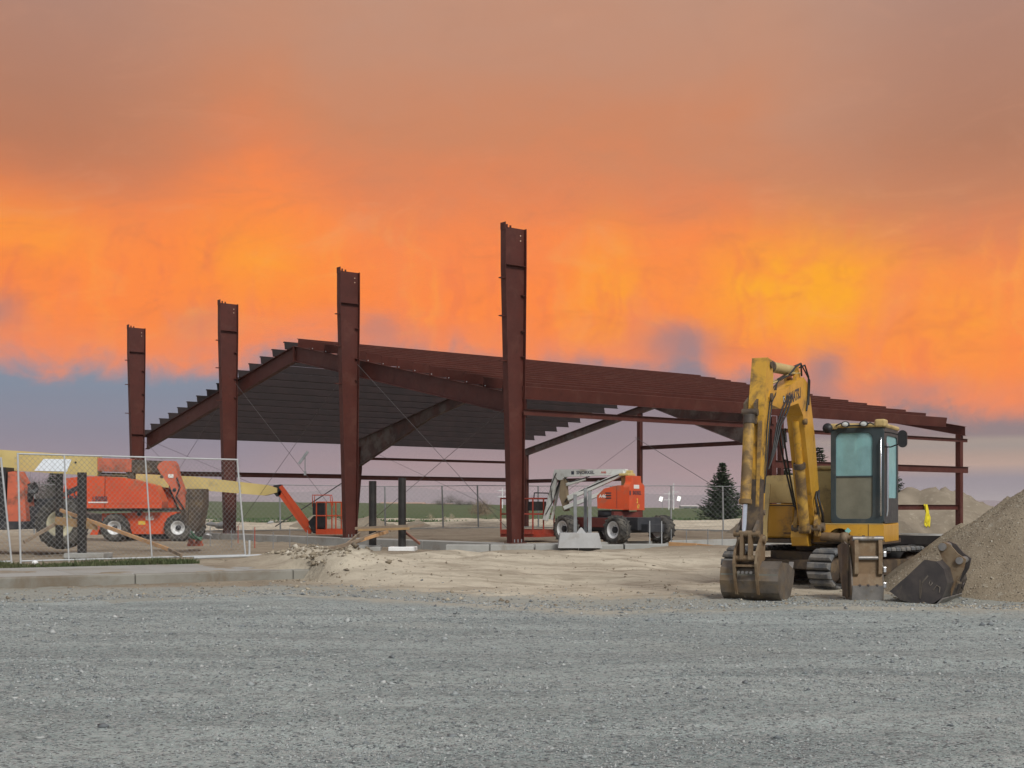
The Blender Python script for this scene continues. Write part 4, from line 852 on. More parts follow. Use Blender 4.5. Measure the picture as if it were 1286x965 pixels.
mb = MB(); mb.box(-.66, -.3, -.10, .08, 1.8, 2.3); mb.box(-.7, -.35, -.16, .36, 2.12, 2.2); tur(mb.build('riser_pivot', CREAM, LF, bevel=.02))
mb = MB(); side(mb, [(-.50, 2.24), (-.45, 2.34), (1.75, 2.36), (2.08, 2.36), (2.12, 2.22), (1.95, 2.02), (1.8, 2.02), (1.7, 2.12), (-.35, 2.16)], -.12, .10); bo = tur(mb.build('boom', LGREY, LF, bevel=.015))
text('SNORKEL', .15, DARKTXT, bo, (.95, .103, 2.245), Matrix(((-1, 0, 0), (0, 0, 1), (0, 1, 0))), 'lettering', .001); MB().box(1.36, 1.46, .098, .104, 2.19, 2.30).build('emblem', DARKTXT, bo); text('A46', .11, mat('decal_red', (.5, .12, .08), (.45, .1, .07), .5), bo, (.30, .103, 2.245), Matrix(((-1, 0, 0), (0, 0, 1), (0, 1, 0))), 'lettering', .001)
for nm, p, q, w, h in (('riser_arm', (-.45, .14, 2.22), (1.55, .14, 1.42), .12, .16), ('lower_riser_arm', (.25, .10, 1.62), (1.72, .10, 1.10), .10, .13), ('riser_link', (.55, -.12, 1.98), (1.7, -.12, 1.32), .08, .08), ('riser_link', (1.0, .0, 2.05), (1.75, .0, 1.85), .1, .1)):
    tur(MB().beam(p, q, w, h).build(nm, LGREY, LF, bevel=.012))
mb = MB(); side(mb, [(1.62, 1.02), (1.74, 1.0), (1.92, 1.5), (1.86, 2.02), (1.70, 2.05), (1.66, 1.6)], -.1, .08); tur(mb.build('knuckle', mat('dusty_tan', (.27, .21, .13), (.2, .15, .09), .7, 4.), LF, bevel=.01))
tur(MB().beam((2.02, .02, 2.30), (2.46, .02, .70), .12, .17).build('jib', LGREY, LF, bevel=.015)); tur(MB().beam((1.98, -.16, 2.05), (2.32, -.16, .72), .06, .07).build('jib_link', LGREY, LF))
tur(MB().tube((1.96, -.07, 2.0), (2.3, -.07, 1.2), .035, n=10).build('jib_cylinder', CHASS, LF))
bs = tur(cage(LF, 2.55, 3.75, -.75, .70, .26, 1.42, REDBR)); MB().box(2.6, 2.85, -.3, .5, 1.02, 1.32).build('control_box', BLKPLAST, bs); mb = MB(); mb.path([(2.6, -.5, 1.4), (2.6, -.45, 1.6), (2.6, .5, 1.6), (2.6, .55, 1.4)], .02); mb.build('guard_rail', BLKPLAST, bs)
mb = MB(); mb.box(2.45, 3.8, -.7, .65, .16, .26); tur(mb.build('basket_bumper', REDBR, LF))
mb = MB(); mb.box(-.2, .0, .581, .586, 1.40, 1.44); mb.box(-.2, .0, .581, .586, 1.48, 1.52); mb.box(-.2, .0, .581, .586, 1.56, 1.60); mb.box(-.40, -.39, .581, .585, 1.1, 1.80); mb.build('vent_slot', CHASS, cwo)
mb = MB(); mb.path([(-.4, .2, 2.2), (.2, .22, 2.0), (.9, .2, 1.72), (1.5, .16, 1.5), (1.7, .1, 1.3)], .018); mb.path([(1.7, .1, 2.1), (1.5, .16, 1.95), (1.2, .16, 2.0), (.8, .1, 2.12)], .018); mb.path([(2.0, .12, 2.25), (2.2, .14, 1.8), (2.15, .1, 1.3), (2.4, .1, .9)], .016); tur(mb.build('hose', BLKPLAST, LF))
# --- big boom lift, side on, behind the fence
JY = 50.
JL = thing('boom_lift', (W(175, 680, JY).x, JY+1., -.04), 'large orange boom lift with cream boom seen side on behind the fence', 'boom lift')
def wside(mb, px, y0, y1, Y): return mb.prism([(W(a, b_, Y).x, W(a, b_, Y).z) for a, b_ in px], (0, 0, 0), X_, Z_, Y_, y0, y1)
for px in (143, 223):
    for yy in (JY+.2, JY+2.2):
        p = W(px, 664, JY); wheel(JL, (p.x, yy, .56), (0, -1 if yy < JY+1 else 1, 0), .54, .44, WHITE if yy < JY+1 else WHITE, .50, 16, world=True, hub_m=CHASS)
mb = MB(); wside(mb, [(112, 672), (128, 645), (222, 643), (216, 655), (206, 671), (166, 671), (158, 650), (128, 655), (122, 672)], JY+.35, JY+2.0, JY+.3); ch = mb.build('chassis', ORANGE, JL, True, .02)
MB().box(W(172, 0, JY).x, W(205, 0, JY).x, JY+.5, JY+1.8, .12, .34).build('axle_box', CHASS, JL, True)
MB().box(W(100, 0, JY).x, W(212, 0, JY).x, JY+.3, JY+2.0, W(0, 642.5, JY).z, W(0, 639, JY).z).build('turntable', CHASS, JL, True)
mb = MB(); wside(mb, [(133.5, 638.5), (134, 600), (150, 599.5), (166, 602), (196, 610), (201, 620), (205, 630), (204, 638.5)], JY-.15, JY+.75, JY); hood = mb.build('hood', ORANGE, JL, True, .03)
mb = MB(); wside(mb, [(101, 638.5), (106, 598.5), (133, 598.5), (132.6, 638.5)], JY-.15, JY+.75, JY); hp = mb.build('hood_panel', ORANGE, JL, True, .03)
mb = MB(); wside(mb, [(78, 628), (84, 601), (105, 598.5), (100.5, 640)], JY-.1, JY+2.1, JY); cwj = mb.build('counterweight', ORANGE, JL, True, .04)
mb = MB(); wside(mb, [(136, 630), (203, 630), (203.6, 632), (136, 632)], JY-.165, JY-.14, JY); mb.build('body_crease', ORANGE, hood)
def wtext(s, px, py, Y, size, m, parent, sx=1.):
    o = text(s, size, m, parent, W(px, py, Y), (R(90), 0, 0), 'lettering', .002, sx); o.matrix_parent_inverse = parent.matrix_world.inverted() if parent.type == 'EMPTY' else Matrix(); return o
wtext('1500SJ', 125, 627, JY-.17, .26, DARKTXT, hp, .85); wtext('JLG', 92, 620, JY-.13, .46, DARKTXT, cwj, .8); mb = MB(); p = W(125, 631, JY); mb.box(p.x-.38, p.x+.36, JY-.172, JY-.15, p.z-.03, p.z+.02); mb.build('decal_bar', WHITETXT, hp)
p = W(188, 651, JY+.33); wtext('86', 188, 651, JY+.33, .24, WHITETXT, ch, 1.4); mb = MB(); p = W(175, 657, JY); mb.box(p.x-.13, p.x+.13, JY+.33, JY+.345, p.z-.07, p.z+.07); mb.build('caution_decal', YELTXT, ch)
mb = MB(); mb.tube(W(175, 645.5, JY+.36)+Vector((0, 0, 0)), W(175, 645.5, JY+.32), .09, n=14); mb.build('port_hole', BLKPLAST, ch)
mb = MB(); mb.box(W(150, 0, JY).x, W(205, 0, JY).x, JY+1.5, JY+2.1, 1.3, 2.2); mb.build('far_hood', ORANGE, JL, True, .04)
def bsec(px, y0, y1, Y, m, nm): mb = MB(); wside(mb, px, y0, y1, Y); return mb.build(nm, m, JL, True, .015)
bsec([(120, 592), (225, 597), (321, 608), (336, 612), (336, 618), (319, 622), (229, 614.5), (120, 606)], JY+1.0, JY+1.45, JY-1., CREAM, 'boom')
bsec([(320, 608), (333, 609), (333, 621.5), (320, 621.5)], JY+1.03, JY+1.4, JY+1, ORANGEF, 'boom_section'); bsec([(333, 610.5), (346, 611), (346, 619), (340, 619.5), (333, 620.5)], JY+1.07, JY+1.36, JY+1, ORANGE, 'boom_tip')
bsec([(343, 610), (352, 608.5), (354, 614), (352, 622), (347, 624), (343, 619)], JY+1.05, JY+1.5, JY+1, BLKPLAST, 'knuckle')
bsec([(350, 612), (354, 609.5), (388, 655), (388, 660), (384, 664)], JY+1.02, JY+1.14, JY+1, ORANGE, 'jib'); bsec([(348, 620), (351, 616), (391, 667), (389, 671), (384, 669)], JY+1.05, JY+1.3, JY+1, ORANGE, 'jib_lower')
mb = MB(); mb.beam(W(349, 618, JY+1.2), W(388, 664, JY+1.2), .05, .06); mb.build('jib_hose', BLKPLAST, JL, True)
bsec([(387, 656), (394, 648), (404, 650), (407, 664), (402, 671), (393, 670)], JY+1.0, JY+1.5, JY+1, BLKPLAST, 'rotator')
b0, b1 = W(404, 671, JY+1), W(432, 671, JY+1)
bs = cage(JL, b0.x-.1, b1.x+.15, JY+.3, JY+1.9, b0.z, W(0, 631, JY+1).z, ORANGE, world=True, base=.2)
p = W(402, 640, JY+1); mb = MB(); mb.box(p.x-.26, p.x+.2, JY+.8, JY+1.4, W(0, 647, JY+1).z, W(0, 632, JY+1).z); mb.box(p.x-.1, p.x+.22, JY+.85, JY+1.35, W(0, 663, JY+1).z, W(0, 646, JY+1).z); mb.build('control_box', BLKPLAST, bs)
mb = MB(); q = W(398, 622, JY+1); mb.path([(p.x-.28, JY+.9, p.z+.1), (p.x-.28, JY+.9, q.z), (p.x+.4, JY+.9, q.z), (p.x+.45, JY+.9, p.z+.15)], .022); mb.build('guard_rail', ORANGE, bs); mb = MB(); mb.path([(p.x-.28, JY+1.4, p.z+.1), (p.x-.28, JY+1.4, q.z), (p.x+.4, JY+1.4, q.z), (p.x+.45, JY+1.4, p.z+.15)], .022); mb.build('guard_rail', ORANGE, bs)
# --- telehandler, nearest to the fence
TY = 36.
TH = thing('telehandler', (W(60, 690, TY).x, TY+.8, .05), 'telehandler with cream boom, faded orange body and big dusty tyre at far left', 'telehandler')
p = W(76, 658, TY)
for yy in (TY+.15, TY+2.0): wheel(TH, (W(76, 658, yy).x+.05, yy, p.z), (0, -1 if yy < TY+1 else 1, 0), .70, .48, CRIM, .53, 18, world=True, dish=.35, hub_m=CRIM)
for yy in (TY+.15, TY+2.0): wheel(TH, (W(76, 658, yy).x-3.1, yy, p.z), (0, -1 if yy < TY+1 else 1, 0), .70, .48, CRIM, .53, 18, world=True, dish=.35, hub_m=CRIM)
def tsec(px, y0, y1, m, nm, bev=.015, label=None): mb = MB(); wside(mb, px, TY+y0, TY+y1, TY+y0); return mb.build(nm, m, TH, True, bev, label)
tsec([(-70, 668), (-70, 640), (40, 636), (112, 646), (112, 658), (60, 664)], .55, 1.7, CHASS, 'chassis'); 
mb = MB(); mb.box(p.x-.15, p.x+.15, TY+.2, TY+1.9, p.z-.14, p.z+.14); mb.build('axle', CHASS, TH, True)
tsec([(8, 655), (10, 593), (19, 592), (30, 612), (33, 655)], .25, .95, ORANGEF, 'body'); tsec([(-60, 655), (-60, 588), (7.5, 587), (7.5, 655)], .30, 1.2, BLKPLAST, 'cab')
tsec([(-20, 665), (-20, 655), (33, 655), (33, 664)], .22, .95, CHASS, 'step')
tbm = tsec([(-60, 561), (0, 565), (122, 573), (122, 598), (12, 591), (-60, 588)], .9, 1.35, CREAM, 'boom')
mb = MB(); wside(mb, [(43, 591.5), (55, 576.5), (90, 577), (84, 592.5)], TY+.885, TY+.897, TY+.89); mb.build('reflector_plate', REFL, tbm); MB().tube(W(95, 581, TY+.9), W(95, 581, TY+.885), .03, n=10).build('bolt', BLKPLAST, tbm)
tsec([(122, 575.5), (165, 576.5), (165, 593), (122, 592)], .95, 1.30, ORANGEF, 'boom_section'); tsec([(165, 577.5), (203, 579), (203, 593), (165, 594)], .98, 1.27, GREASE, 'inner_boom')
mb = MB(); mb.tube(W(120, 597, TY+1.0), W(162, 598.5, TY+1.0), .03, n=10); mb.tube(W(120, 594.5, TY+1.15), W(168, 596, TY+1.15), .025, n=10); mb.build('extend_cylinder', GREASE, TH, True); tsec([(158, 592), (168, 592), (168, 602), (160, 601)], 1.0, 1.2, GREASE, 'cylinder_bracket')
gh = tsec([(197, 587), (200, 582), (205, 579), (217, 579), (220.5, 584), (223, 597), (236, 634), (237.5, 646), (234, 650), (229, 646), (213, 611), (204, 599)], .93, 1.32, ORANGEF, 'boom_head')
MB().tube(W(219, 615.5, TY+.94), W(219, 615.5, TY+.915), .055, n=12).build('pin', BLKPLAST, gh); MB().tube(W(203, 599, TY+.94), W(203, 599, TY+.915), .05, n=12).build('pin', GREASE, gh); mb = MB(); q = W(214.5, 598, TY+.9); mb.box(q.x-.08, q.x+.07, TY+.915, TY+.925, q.z-.05, q.z+.05); mb.build('decal', WHITETXT, gh)
tsec([(234, 614), (255, 614), (255, 634), (250, 660), (243, 668), (238, 660), (228, 652), (226, 640), (236, 640)], .8, 1.5, GREASE, 'fork_carriage', .01)
mb = MB(); mb.beam(W(236, 620, TY+.5), W(234, 660, TY+.5), .12, .08); mb.beam(W(252, 617, TY+1.8), W(246, 668, TY+1.8), .12, .08); mb.build('fork', GREASE, TH, True)
mb = MB(); q = W(50, 608, TY+.6); mb.path([W(30, 636, TY+.6), W(33, 622, TY+.6), W(40, 616, TY+.6), W(45, 606, TY+.6)], .05); mb.lathe([(.0, -.02), (.16, -.03), (.19, 0), (.16, .03), (0, .02)], W(40, 614, TY+.6), (.3, -.8, .5), 18); mb.beam(W(33, 630, TY+.6), W(36, 620, TY+.6), .3, .2); mb.build('lamp_bracket', BLKPLAST, TH, True)
mb = MB(); mb.beam(W(42, 640, TY+.9), W(100, 612, TY+.9), .12, .12); mb.beam(W(36, 632, TY+1.2), W(100, 630, TY+1.2), .5, .22); mb.build('lift_cylinder', CHASS, TH, True)
mb = MB(); mb.path([W(222, 600, TY+.9), W(226, 612, TY+.88), W(221, 624, TY+.88), W(229, 636, TY+.9), W(236, 650, TY+.9)], .022); mb.path([W(212, 603, TY+1.34), W(214, 618, TY+1.36), W(224, 640, TY+1.3)], .022); mb.build('hose', BLKPLAST, TH, True)
mb = MB(); wside(mb, [(206, 618), (214, 612), (212, 632), (206, 634)], TY+12, TY+12.6, TY+12); 
# ================================================================== CHAIN-LINK PANEL FENCE
def chain(p0, p1, z0, z1, lean, s, r, name, parent, m):
    """diamond wire mesh between two ground points; lean shifts the top along the run"""
    p0, p1 = Vector(p0), Vector(p1); L = (p1-p0).length; d = (p1-p0)/L; H = z1-z0; mb = MB(); nr = d.cross(Vector((0, 0, 1)))
    def pt(u, v): return p0+d*(u+lean*v/H)+Vector((0, 0, v))
    for sg in (1, -1):
        k = -H if sg > 0 else 0
        u0 = k
        while u0 < (L if sg > 0 else L+H):
            # line u = u0 + sg*v
            v0, v1 = 0., H
            if sg > 0:
                if u0 < 0: v0 = -u0
                if u0+H > L: v1 = L-u0
            else:
                if u0 > L: v0 = u0-L
                if u0-H < 0: v1 = u0
            if v1 > v0+.02:
                a, b = pt(u0+sg*v0, v0), pt(u0+sg*v1, v1); t = (b-a).normalized(); w = t.cross(nr)*r; n3 = nr*r
                mb.add([a+w, a-w*.5+n3, a-w*.5-n3, b+w, b-w*.5+n3, b-w*.5-n3], [(0, 3, 4, 1), (1, 4, 5, 2), (2, 5, 3, 0)])
            u0 += s
    return mb.build(name, m, parent, True, kind='stuff')
FA, FB = Vector((W(26, 0, 26.7).x, 26.7, .19)), Vector((W(308.5, 0, 30.1).x, 30.1, .19)); fd = (FB-FA).normalized()
PF = thing('chain_link_fence', (FA+FB)/2, 'galvanised chain-link temporary fence panel leaning left in front of the orange machines', 'fence', group='chain-link panels')
LN = -.14; ZT = 2.24
def fpost(t, parent, top=ZT+.02, r=.021, ln=LN, nm='post'):
    p = FA+fd*t; return MB().tube(p, p+fd*ln+Vector((0, 0, top)), r, n=8).build(nm, GALV, parent, True)
LL = (FB-FA).length
for t, ln in ((0, -.06), (LL, -.22)): fpost(t, PF, ln=ln)
for t, ln in ((LL*.195, -.10), (LL*.555, -.16)): fpost(t, PF, ZT, .017, ln)
MB().tube(FA+fd*-.06+Vector((0, 0, ZT)), FB+fd*-.22+Vector((0, 0, ZT)), .018, n=8).build('top_rail', GALV, PF, True)
MB().tube(FA+Vector((0, 0, .06)), FB+Vector((0, 0, .06)), .018, n=8).build('bottom_rail', GALV, PF, True)
chain(FA, FB, .19, .19+ZT, LN, .115, .0032, 'chain_link', PF, WIREM)
FC = FA-fd*.18; FE = FC-fd*3.8
P2 = thing('chain_link_fence', (FC+FE)/2, 'galvanised chain-link fence panel at the left edge, cut off by the frame', 'fence', group='chain-link panels')
for p in (FC, FE): MB().tube(p, p+fd*-.22+Vector((0, 0, ZT-.08)), .021, n=8).build('post', GALV, P2, True)
MB().tube(FC+fd*-.22+Vector((0, 0, ZT-.1)), FE+fd*-.22+Vector((0, 0, ZT-.1)), .018, n=8).build('top_rail', GALV, P2, True); MB().tube(FC+Vector((0, 0, .06)), FE+Vector((0, 0, .06)), .018, n=8).build('bottom_rail', GALV, P2, True)
chain(FE, FC, .19, .19+ZT-.1, -.22, .115, .0032, 'chain_link', P2, WIREM)
st_ = thing('fence_stand', FB+fd*.1, 'white pipe fence foot lying beside the right end of the fence panel', 'fence foot')
q = FB+fd*.12; MB().tube(q-fd*1.4+Vector((0, -.1, .03)), q+fd*.75+Vector((0, -.1, .05)), .03, n=8).build('foot_pipe', GALV, st_, True); MB().tube(q+Vector((0, -.1, .03)), q+Vector((0, -.1, .40)), .025, n=8).build('socket', GALV, st_, True)
# far site fence
FF = thing('site_fence', (0, 70, .3), 'tall grey chain-link fence standing along the green field', 'fence')
fx = [(-30, 63), (-24, 66), (-18, 69), (-12.6, 71.5), (-7.1, 73.6), (-3.9, 74.5), (-1.9, 74.5), (1.5, 74.5), (5.6, 74.5), (9, 74.4), (11.9, 74), (15.5, 73), (20, 72)]
pts = [Vector((a, b_, float(ground_z(a, b_))-.05)) for a, b_ in fx]; HF = 2.55
for i, p in enumerate(pts): MB().tube(p, p+Vector((random.uniform(-.08, .08), 0, HF)), .045, n=8).build('post', GALVD, FF, True)
for i in range(len(pts)-1):
    a, b_ = pts[i], pts[i+1]; up = Vector((0, 0, HF)); MB().tube(a+up, b_+up, .024, n=6).build('top_rail', GALVD, FF, True)
    L = (b_-a).length; mb = MB(); d = (b_-a)/L; zz = Vector((0, 0, 1)); s = .28
    k = -HF
    while k < L+HF:
        for sg in (1, -1):
            u0 = k; v0, v1 = 0, HF
            lo_, hi_ = sorted(((0-u0)*sg, (L-u0)*sg)); v0, v1 = max(0, lo_), min(HF, hi_)
            if v1 > v0+.05:
                x0, x1 = a+d*(u0+sg*v0)+zz*v0, a+d*(u0+sg*v1)+zz*v1; w = Vector((0, 0, .004)); y = Vector((0, .004, 0)); mb.add([x0+w, x0-w+y, x0-w-y, x1+w, x1-w+y, x1-w-y], [(0, 3, 4, 1), (1, 4, 5, 2), (2, 5, 3, 0)])
        k += s
    mb.build('chain_link', GALVD, FF, True, kind='stuff')
# ================================================================== BLACK PIPE POSTS WITH LUMBER BRACES
def pipe_post(pxb, pyb, Y, h, r, label, sq=False, pad=None):
    p = W(pxb, pyb, Y); t = thing('steel_post', p, label, 'post', group='black steel posts')
    mb = MB(); q = p+Vector((0, 0, h))
    if sq: mb.beam(p, q, r*2, r*2, side=(1, 0, 0))
    else:
        mb.tube(p, q, r, n=20, cap=False); mb.tube(q-Vector((0, 0, .02)), q-Vector((0, 0, .015)), r*.93, n=20)
    mb.build('pipe', BLKPIPE, t, True, .006 if sq else 0)
    if pad: MB().box(p.x+pad[0], p.x+pad[1], p.y-.35, p.y+.45, p.z-.10, p.z+.03).build('footing', pad[2], t, True, .02)
    return p
pipe_post(103, 696, 33.2, 2.06, .115, 'black steel post nearest the fence, left of the orange lift hood', False, (-.35, .65, CONC))
pipe_post(74.5, 688, 36-.9, 1.98, .10, 'black steel post in front of the big cream-rimmed tyre', False)
pipe_post(468, 686, 39.6, 1.96, .115, 'shorter of the two black pipe posts standing together, on a grey block', False, (-.5, .25, CONC))
pipe_post(505, 688, 38.8, 2.06, .115, 'taller of the two black pipe posts standing together, on a white pad', False, (-.38, .42, WHITE))
o = MB().box(W(460, 0, 39).x, W(479, 0, 39).x, 38.7, 39.2, .02, .17).build('concrete_block', CONC, bevel=.015); tag(o, 'small grey concrete block at the foot of the shorter black pipe', 'block')
def board(a, Ya, b_, Yb, label, w=.09, t=.04, m=WOOD):
    p, q = W(*a, Ya), W(*b_, Yb); o = MB().beam(p, q, t, w).build('lumber_brace', m, bevel=.004); return tag(o, label, 'lumber', 'lumber braces on the posts')
board((70, 654), 33.8, (122, 661), 33.0, 'short horizontal board nailed across the black posts behind the fence', .20, .05, WOOD)
board((76, 641), 34.2, (214, 691), 30.6, 'long pale board sloping from the black posts down to the right behind the fence', .085, .05, FORMW)
board((72, 657), 33.9, (30, 681), 33.0, 'grey board sloping left from the black posts to the ground', .09, .05, WOODG)
board((228, 698), 28.6, (212, 690), 29.2, 'short dark board lying on dirt behind the fence', .07, .05, WOODG)
board((446, 664), 39.2, (512, 661), 38.6, 'horizontal clamp board around the two black pipes', .085, .04, WOODG)
board((450, 666), 39.0, (514, 664), 38.4, 'front clamp board around the two black pipes', .07, .04, WOOD)
board((437, 684), 37.0, (478, 668), 39.2, 'pale brace board rising right toward the shorter black pipe', .085, .05, WOODG)
board((392, 696), 34.0, (440, 683), 36.8, 'long weathered board lying left of the black pipes', .10, .05, WOODG)
board((440, 683), 37.3, (487, 668), 39.4, 'cream brace board crossing in front of the shorter pipe', .09, .045, FORMW)
board((428, 690), 36., (452, 670), 39.9, 'dark brace board at the column foot', .085, .05, WOODG)
board((508, 668), 39.0, (527, 683), 38.2, 'reddish brace board sloping right from the taller pipe', .07, .045, mat('reddish_lumber', (.28, .12, .08), (.2, .09, .06), .8, 4.))
board((490, 667), 40.6, (532, 659), 42.0, 'thin board pointing right behind the pipes', .07, .045, WOODG)
board((840, 684), 38.2, (875, 686), 37.6, 'orange form board left half at the edge of the foundation', .15, .04, FORMW)
board((876, 686), 37.6, (912, 689.5), 36.9, 'orange form board right half beside the excavator', .14, .04, FORMW)
# front footing strip
FT = thing('footing_strip', W(700, 690, 37.4), 'low pale concrete footing in front of the white boom lift', 'footing')
for i in range(5):
    a, b_ = W(560+i*56, 690, 37.5), W(560+(i+1)*56-1, 690, 37.5); MB().box(a.x, b_.x-.02, 37.3, 38.0, -.2, .285+random.uniform(-.01, .01)).build('footing_section', CONC, FT, True, .02)
# grey block with tubes
GB = thing('post_base_block', W(728, 684, 37.0), 'pale grey block standing before the white boom lift', 'block')
mb = MB(); a, b_ = W(701, 684, 36.8), W(756.5, 684, 36.8); mb.prism([(a.x, .20), (b_.x, .20), (b_.x-.10, .62), (a.x+.06, .62)], (0, 0, 0), X_, Z_, Y_, 36.8, 37.5); mb.build('block', CONCW, GB, True, .012)
mb = MB(); c = W(730, 670, 36.9); mb.prism([(c.x-.14, .61), (c.x+.14, .61), (c.x+.02, .77), (c.x-.02, .77)], (0, 0, 0), X_, Z_, Y_, 36.9, 37.1); mb.build('gusset', CONCW, GB, True, .008)
for px, top, wpx, yy, lab in ((722.3, 622, 4.2, 37.7, 'shortest and leftmost grey tube post behind the pale block'), (735.2, 613.5, 4, 37.6, 'tallest grey tube post behind the pale block'), (740.6, 617, 4.6, 37.3, 'rightmost grey tube post behind the pale block')):
    p = W(px, 682, yy); q = W(px, top, yy); w = wpx*yy/F; t = thing('tube_post', p, lab, 'post', group='grey tube posts by the block')
    MB().beam((p.x, yy, .2), (p.x, yy, q.z), w, .12, side=(1, 0, 0)).build('tube', GALVD, t, True, .006); MB().beam((p.x, yy, q.z+.001), (p.x, yy, q.z+.012), w*1.04, .125, side=(1, 0, 0)).build('cap', BLKPLAST, t, True)
# form stakes along the wall
for i, (px, Y) in enumerate([(239, 46), (264, 44.5), (291, 43), (320, 42), (343, 41.2), (364, 40.5), (386, 40), (318, 46.5), (299, 48)]):
    p = W(px, 637, Y); z0 = float(ground_z(p.x, Y)); h = random.uniform(.5, .75); mb = MB().tube((p.x, Y, z0-.05), (p.x, Y, z0+h), .014, n=6)
    o = mb.build('form_stake', RUST if i in (3, 8) else GALVD)
    nm_ = {0: 'leftmost', 1: 'second from left', 2: 'third from left', 4: 'fourth from left', 5: 'fifth from left', 6: 'rightmost', 7: 'farthest back'}; tag(o, ('right' if i == 3 else 'left')+' of the two red form stakes beside the concrete wall' if i in (3, 8) else nm_[i]+' of the thin steel form stakes beside the concrete wall', 'stake', 'red form stakes' if i in (3, 8) else 'steel form stakes'); 
for i, (px, Y) in enumerate([(816, 38), (831, 37.8), (843, 38.4), (862, 38.6), (889, 38.4), (907, 38)]):
    p = W(px, 637, Y); mb = MB().tube((p.x, Y, .05), (p.x, Y, .95 if i < 2 else .7), .014, n=6); o = mb.build('form_stake', GALV if i < 2 else GALVD)
    tag(o, ['left', 'right'][i]+' bright steel stake standing before the rear tyre of the white lift' if i < 2 else ['leftmost', 'second', 'third', 'rightmost'][i-2]+' thin steel stake along the orange form board', 'stake', 'bright stakes' if i < 2 else 'board stakes')
# tamper / red machine with green hose
RT = thing('compactor', W(245, 686, 39), 'small red plate tool with green hose lying before the telehandler forks', 'tool')
mb = MB(); p = W(245, 686, 39); mb.box(p.x-.2, p.x+.2, 38.8, 39.2, p.z, p.z+.07); mb.prism([(p.x-.19, p.z+.07), (p.x-.02, p.z+.07), (p.x-.07, p.z+.24), (p.x-.14, p.z+.22)], (0, 0, 0), X_, Z_, Y_, 38.85, 39.15); mb.prism([(p.x+.03, p.z+.07), (p.x+.18, p.z+.07), (p.x+.18, p.z+.2), (p.x+.07, p.z+.22)], (0, 0, 0), X_, Z_, Y_, 38.85, 39.15); mb.build('body', ORANGEF, RT, True, .01)
mb = MB(); mb.path([W(238, 672, 38.8), W(243, 676, 38.8), W(249, 677, 38.8), (W(254, 676, 38.8))], .05); mb.path([W(240, 668, 38.8), W(245, 674, 38.7), W(253, 679, 38.7)], .03); mb.build('hose', GREENH, RT, True)
# yellow strap on the girt
sp = bp(20.4, -.1, 1.45); o = MB()
for k in range(4):
    dx = (k-1.5)*.05; o.path([sp+eV*dx*.5+dV*-.06, sp+eV*(dx+.02)+dV*-.1+zV*-.3, sp+eV*(dx*1.8-.05)+dV*-.1+zV*-.75, sp+eV*(dx*2.0)+dV*-.1+zV*-(.86+.04*(k % 2)), sp+eV*(dx*1.2+.1)+dV*-.1+zV*-.5, sp+eV*(dx*.4+.05)+dV*.06+zV*.01], .022, 6)
tag(o.build('lifting_strap', YELSTRAP), 'yellow lifting strap looped over the low girt right of the cab', 'strap')
# ================================================================== LOOSE BUCKETS
# narrow trenching bucket standing on its lip, back to the camera
NB_ = thing('trenching_bucket', (5.06, 18.75, 0), 'narrow brown trenching bucket standing upright in front of the excavator tracks', 'bucket', R(-87))
prof = [(-.62, .78), (-.52, .42), (-.36, .10), (-.12, .0), (.03, .02), (.06, .22), (.02, .46)]
mb = MB(); side(mb, ribbon(prof, .02), -.22, .22); b = mb.build('shell', BRSTEEL, NB_)
mb = MB(); side(mb, ribbon([(-.12, -.012), (.04, .005), (.078, .23)], .014), -.225, .225); mb.build('lip_plate', LIPST, NB_)
for y in (-.235, .213): mb = MB(); side(mb, [(-.62, .78), (-.52, .42), (-.36, .10), (-.12, .0), (.03, .02), (.06, .22), (.02, .50), (-.10, .78), (-.3, .85)], y, y+.022); mb.build('side_plate', DUSTST, NB_)
for y in (-.20, .145):
    mb = MB(); side(mb, [(.04, .36), (.09, .40), (.10, .70), (.08, .90), (.0, .94), (-.12, .92), (-.14, .70), (-.04, .45)], y, y+.055); mb.build('ear', BRSTEEL, NB_, bevel=.006)
mb = MB(); mb.box(-.02, .03, -.16, .15, .40, .90); mb.box(.03, .06, -.16, .15, .60, .66); mb.build('back_plate', BRSTEEL, NB_)
mb = MB(); mb.tube((.05, -.22, .90), (.05, .22, .90), .035, n=14); mb.tube((.06, -.16, .625), (.06, .15, .625), .028, n=12); mb.build('pin', LIPST, NB_)
mb = MB()
for y in (-.12, 0, .13): mb.tube((.06, y, .235), (.082, y, .235), .018, n=8)
mb.build('bolts', DKSTEEL, NB_, kind='stuff')
for z in (.20, .42, .64):
    for y in (-.25, .235): MB().box(-.20 if y < 0 else -.02, -.08 if y < 0 else .07, y-.01, y+.03, z, z+.075).build('side_cutter_bolt', BRIGHT, NB_, bevel=.006)
MB().box(-.30, -.05, -.262, -.236, .06, .82).build('side_cutter', GREASE, NB_, bevel=.006)
# wide grading bucket lying by the gravel pile
WB = thing('grading_bucket', (5.84, 18.15, 0), 'wide dark grading bucket lying against the gravel pile', 'bucket', math.atan2(.87, .50))
